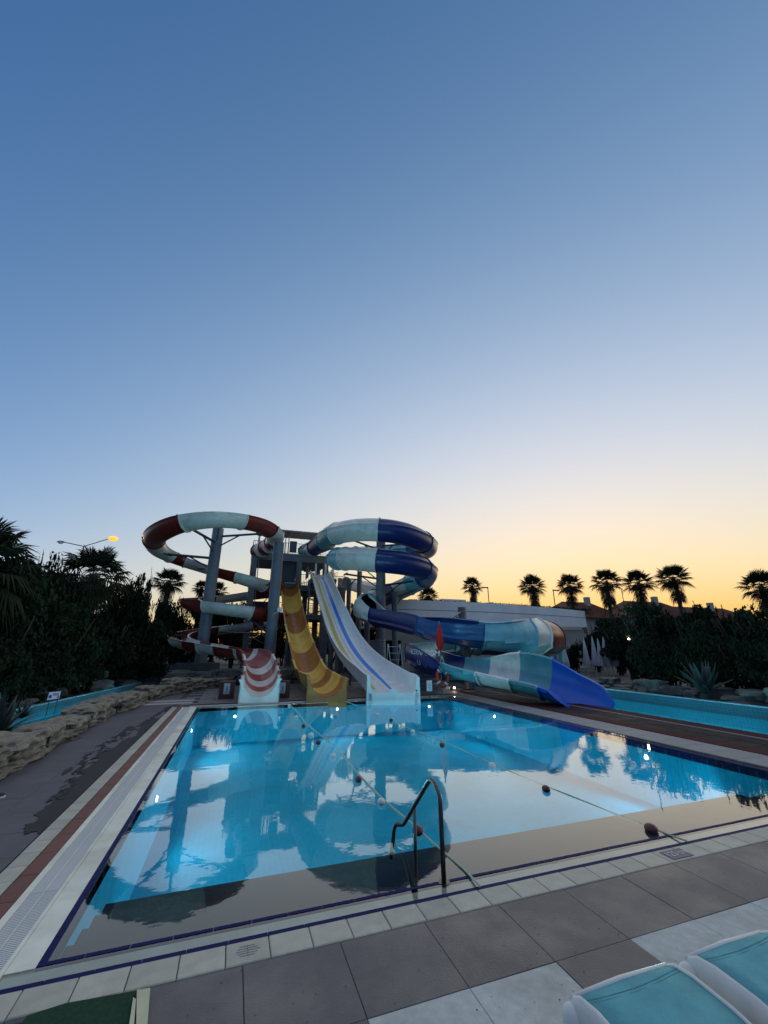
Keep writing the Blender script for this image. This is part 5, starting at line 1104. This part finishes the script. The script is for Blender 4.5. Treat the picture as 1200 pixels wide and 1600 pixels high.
# clipped hedge along the roof edge
hb = MB(); rr = random.Random(3); hx0, hx1 = (15.68, 37.0, 6.35)[0], (38.62, 37.0, 6.78)[0]
for k in range(9000):
    f = rr.random(); x = hx0+(hx1-hx0)*f; y = 36.8+rr.random()*1.6; top = (zt+.28)+(zt2-zt)*max(0, (f-.4)/.6)**1.3+.12*noise.noise(Vector((x*.8, y, 0))); z = top-rr.random()**1.5*.9
    leaf_quad(hb, Vector((x, y, z)), Vector((rr.uniform(-1, 1), rr.uniform(-1, 1), rr.uniform(-.2, 1))).normalized(), Vector((rr.uniform(-1, 1), rr.uniform(-1, 1), 1)), .05, .09)
hd = tag(hb.build('roof_hedge', m_leafd), 'low clipped hedge growing along the top of the white building', 'hedge')

# ------------------------------------------------------------------ terracotta-roofed houses
def house(x0, x1, y0, y1, zw, zr, label, rows=1):
    t = thing('red_roof_house', label, 'house', ((x0+x1)/2, (y0+y1)/2, 0), group='red roofed houses in the distance')
    MB().box(x0, x1, y0, y1, -.03, zw).build('wall', m_wallb, t); e = .6; ym = (y0+y1)/2; xm0 = x0+2; xm1 = x1-2
    v = [(x0-e, y0-e, zw-.1), (x1+e, y0-e, zw-.1), (x1+e, y1+e, zw-.1), (x0-e, y1+e, zw-.1), (xm0, ym, zr), (xm1, ym, zr)]
    r = MB().add(v, [(0, 1, 5, 4), (1, 2, 5), (2, 3, 4, 5), (3, 0, 4), (3, 2, 1, 0)]).build('roof', m_terra, t)
    ridge = MB()
    n = int((x1-x0)/.45)
    for k in range(n):
        x = x0+(x1-x0)*(k+.5)/n; xt = xm0+(xm1-xm0)*(k+.5)/n; ridge.tube([(x, y0-e, zw-.06), (xt, ym, zr+.02)], .07, 4, cap=False)
    tag(ridge.build('tile_rolls', m_terra, r), kind='stuff')
    MB().box((x0+x1)/2+1, (x0+x1)/2+1.7, ym-1.2, ym-.6, zw, zr+.7).build('chimney', m_wallb, r)
    nw = max(2, int((x1-x0)/3))
    for k in range(nw):
        x = x0+(x1-x0)*(k+.5)/nw; w = MB().box(x-.55, x+.55, y0-.05, y0-.004, zw-2.3, zw-.8).build('window', m_whitep, t); MB().box(x-.47, x+.47, y0-.07, y0-.052, zw-2.22, zw-.88).build('pane', m_dkwin, w)
h1 = (47.85, 45.46, 6.95); h2 = (52.49, 43.22, 6.9)
house(h1[0]-5, h1[0]+4.2, h1[1]-1, h1[1]+7, h1[2]-.9, (48.01, 45.29, 8.46)[2], 'red roofed house behind the right end of the white building')
house(h2[0]-2.4, h2[0]+9, h2[1]-3, h2[1]+5, h2[2]-.9, (52.65, 43.03, 8.39)[2], 'red roofed house behind the right trees')
house((62.92, 38.95, 6.86)[0]-5, (62.92, 38.95, 6.86)[0]+10, (62.92, 38.95, 6.86)[1], (62.92, 38.95, 6.86)[1]+8, (62.88, 39.02, 6.43)[2]-1, (63.02, 38.79, 7.72)[2], 'long red roofed house mostly hidden behind the right hedge')

# ------------------------------------------------------------------ street lamps
p = (-13.89, 42.8, 8.14); lp = thing('street_lamp', 'tall double armed street lamp with one glowing orange head on the left', 'street lamp', (p[0], p[1], 0))
zt_ = (-14.13, 42.73, 10.84)[2]; e1_ = Vector((math.cos(R(19)), -math.sin(R(19)), 0))
b0 = Vector((p[0], p[1], 0)); MB().tube([b0, b0+Vector((0, 0, zt_))], [.1, .055], 10).build('pole', m_steel, lp)
top = b0+Vector((0, 0, zt_))
for nm, sgn, L3, up_ in (('a', -1, 2.05, .42), ('b', 1, 2.35, .80)):
    en_ = top+e1_*sgn*L3+Vector((0, 0, up_)); o = MB().tube([top, en_], .04, 8).build('arm', m_steel, lp)
    MBx = 0; hd_ = MB().ball(en_+e1_*sgn*.15, .24, 10, 7, (1.3, .6, .45)).build('lamp_head', m_steel, lp, smooth=True)
    MB().ball(en_+e1_*sgn*.15-Vector((0, 0, .07)), (.36 if sgn > 0 else .2), 12, 8, (1.1, .8, .6)).build('lens', m_sod if sgn > 0 else mat('unlit_lens', (.7, .8, .85), .2), lp, smooth=True)
en_ = top+e1_*2.5+Vector((0, 0, .6)); l = bpy.data.lights.new('lamp', 'POINT'); l.energy = 120; l.color = (1, .6, .2); l.shadow_soft_size = .2; o = bpy.data.objects.new('lamp', l); COL.objects.link(o); o.parent = lp; o.location = en_-Vector(lp.location)
for i, (q, h_, sg_, lb) in enumerate([((33.33, 49.89, 10.29), 0, -1, 'thin street lamp between the roof palms'), ((40.13, 44.6, 9.57), 0, 1, 'thin street lamp between two skyline palms')]):
    t = thing('far_street_lamp', lb, 'street lamp', (q[0], q[1], 0), group='thin street lamps on the skyline')
    MB().tube([(0, 0, 0), (0, 0, q[2])], .06, 6).build('pole', m_steeld, t, local=True); MB().box(min(0, sg_*1.0), max(0, sg_*1.0), -.12, .12, q[2]-.18, q[2]-.04).build('lamp_head', m_steeld, t, local=True)

# ------------------------------------------------------------------ low wall and planting behind the spiral
wl_ = tag(MB().cbox((-5.02, 32.62, 0.97)[0], (-1.42, 32.97, 0.9)[0]+.6, 31.5, 32, -.03, 1.15, .03).build('garden_wall', mat('dull_wall', (.09, .10, .10), .8, var=.2, nscale=2, bump=.3)), 'low grey rendered wall behind the left column foot', 'wall')
pw = tag(MB().cbox((9.64, 36.76, 1.13)[0], (14.74, 35.03, 1.13)[0], 37, 37.4, -.03, (12.62, 35.84, 2.75)[2], .03).build('plant_room_wall', mat('plant_room', (.12, .14, .15), .8, var=.2, nscale=1.5, bump=.2)), 'dull grey wall behind the middle column', 'wall')
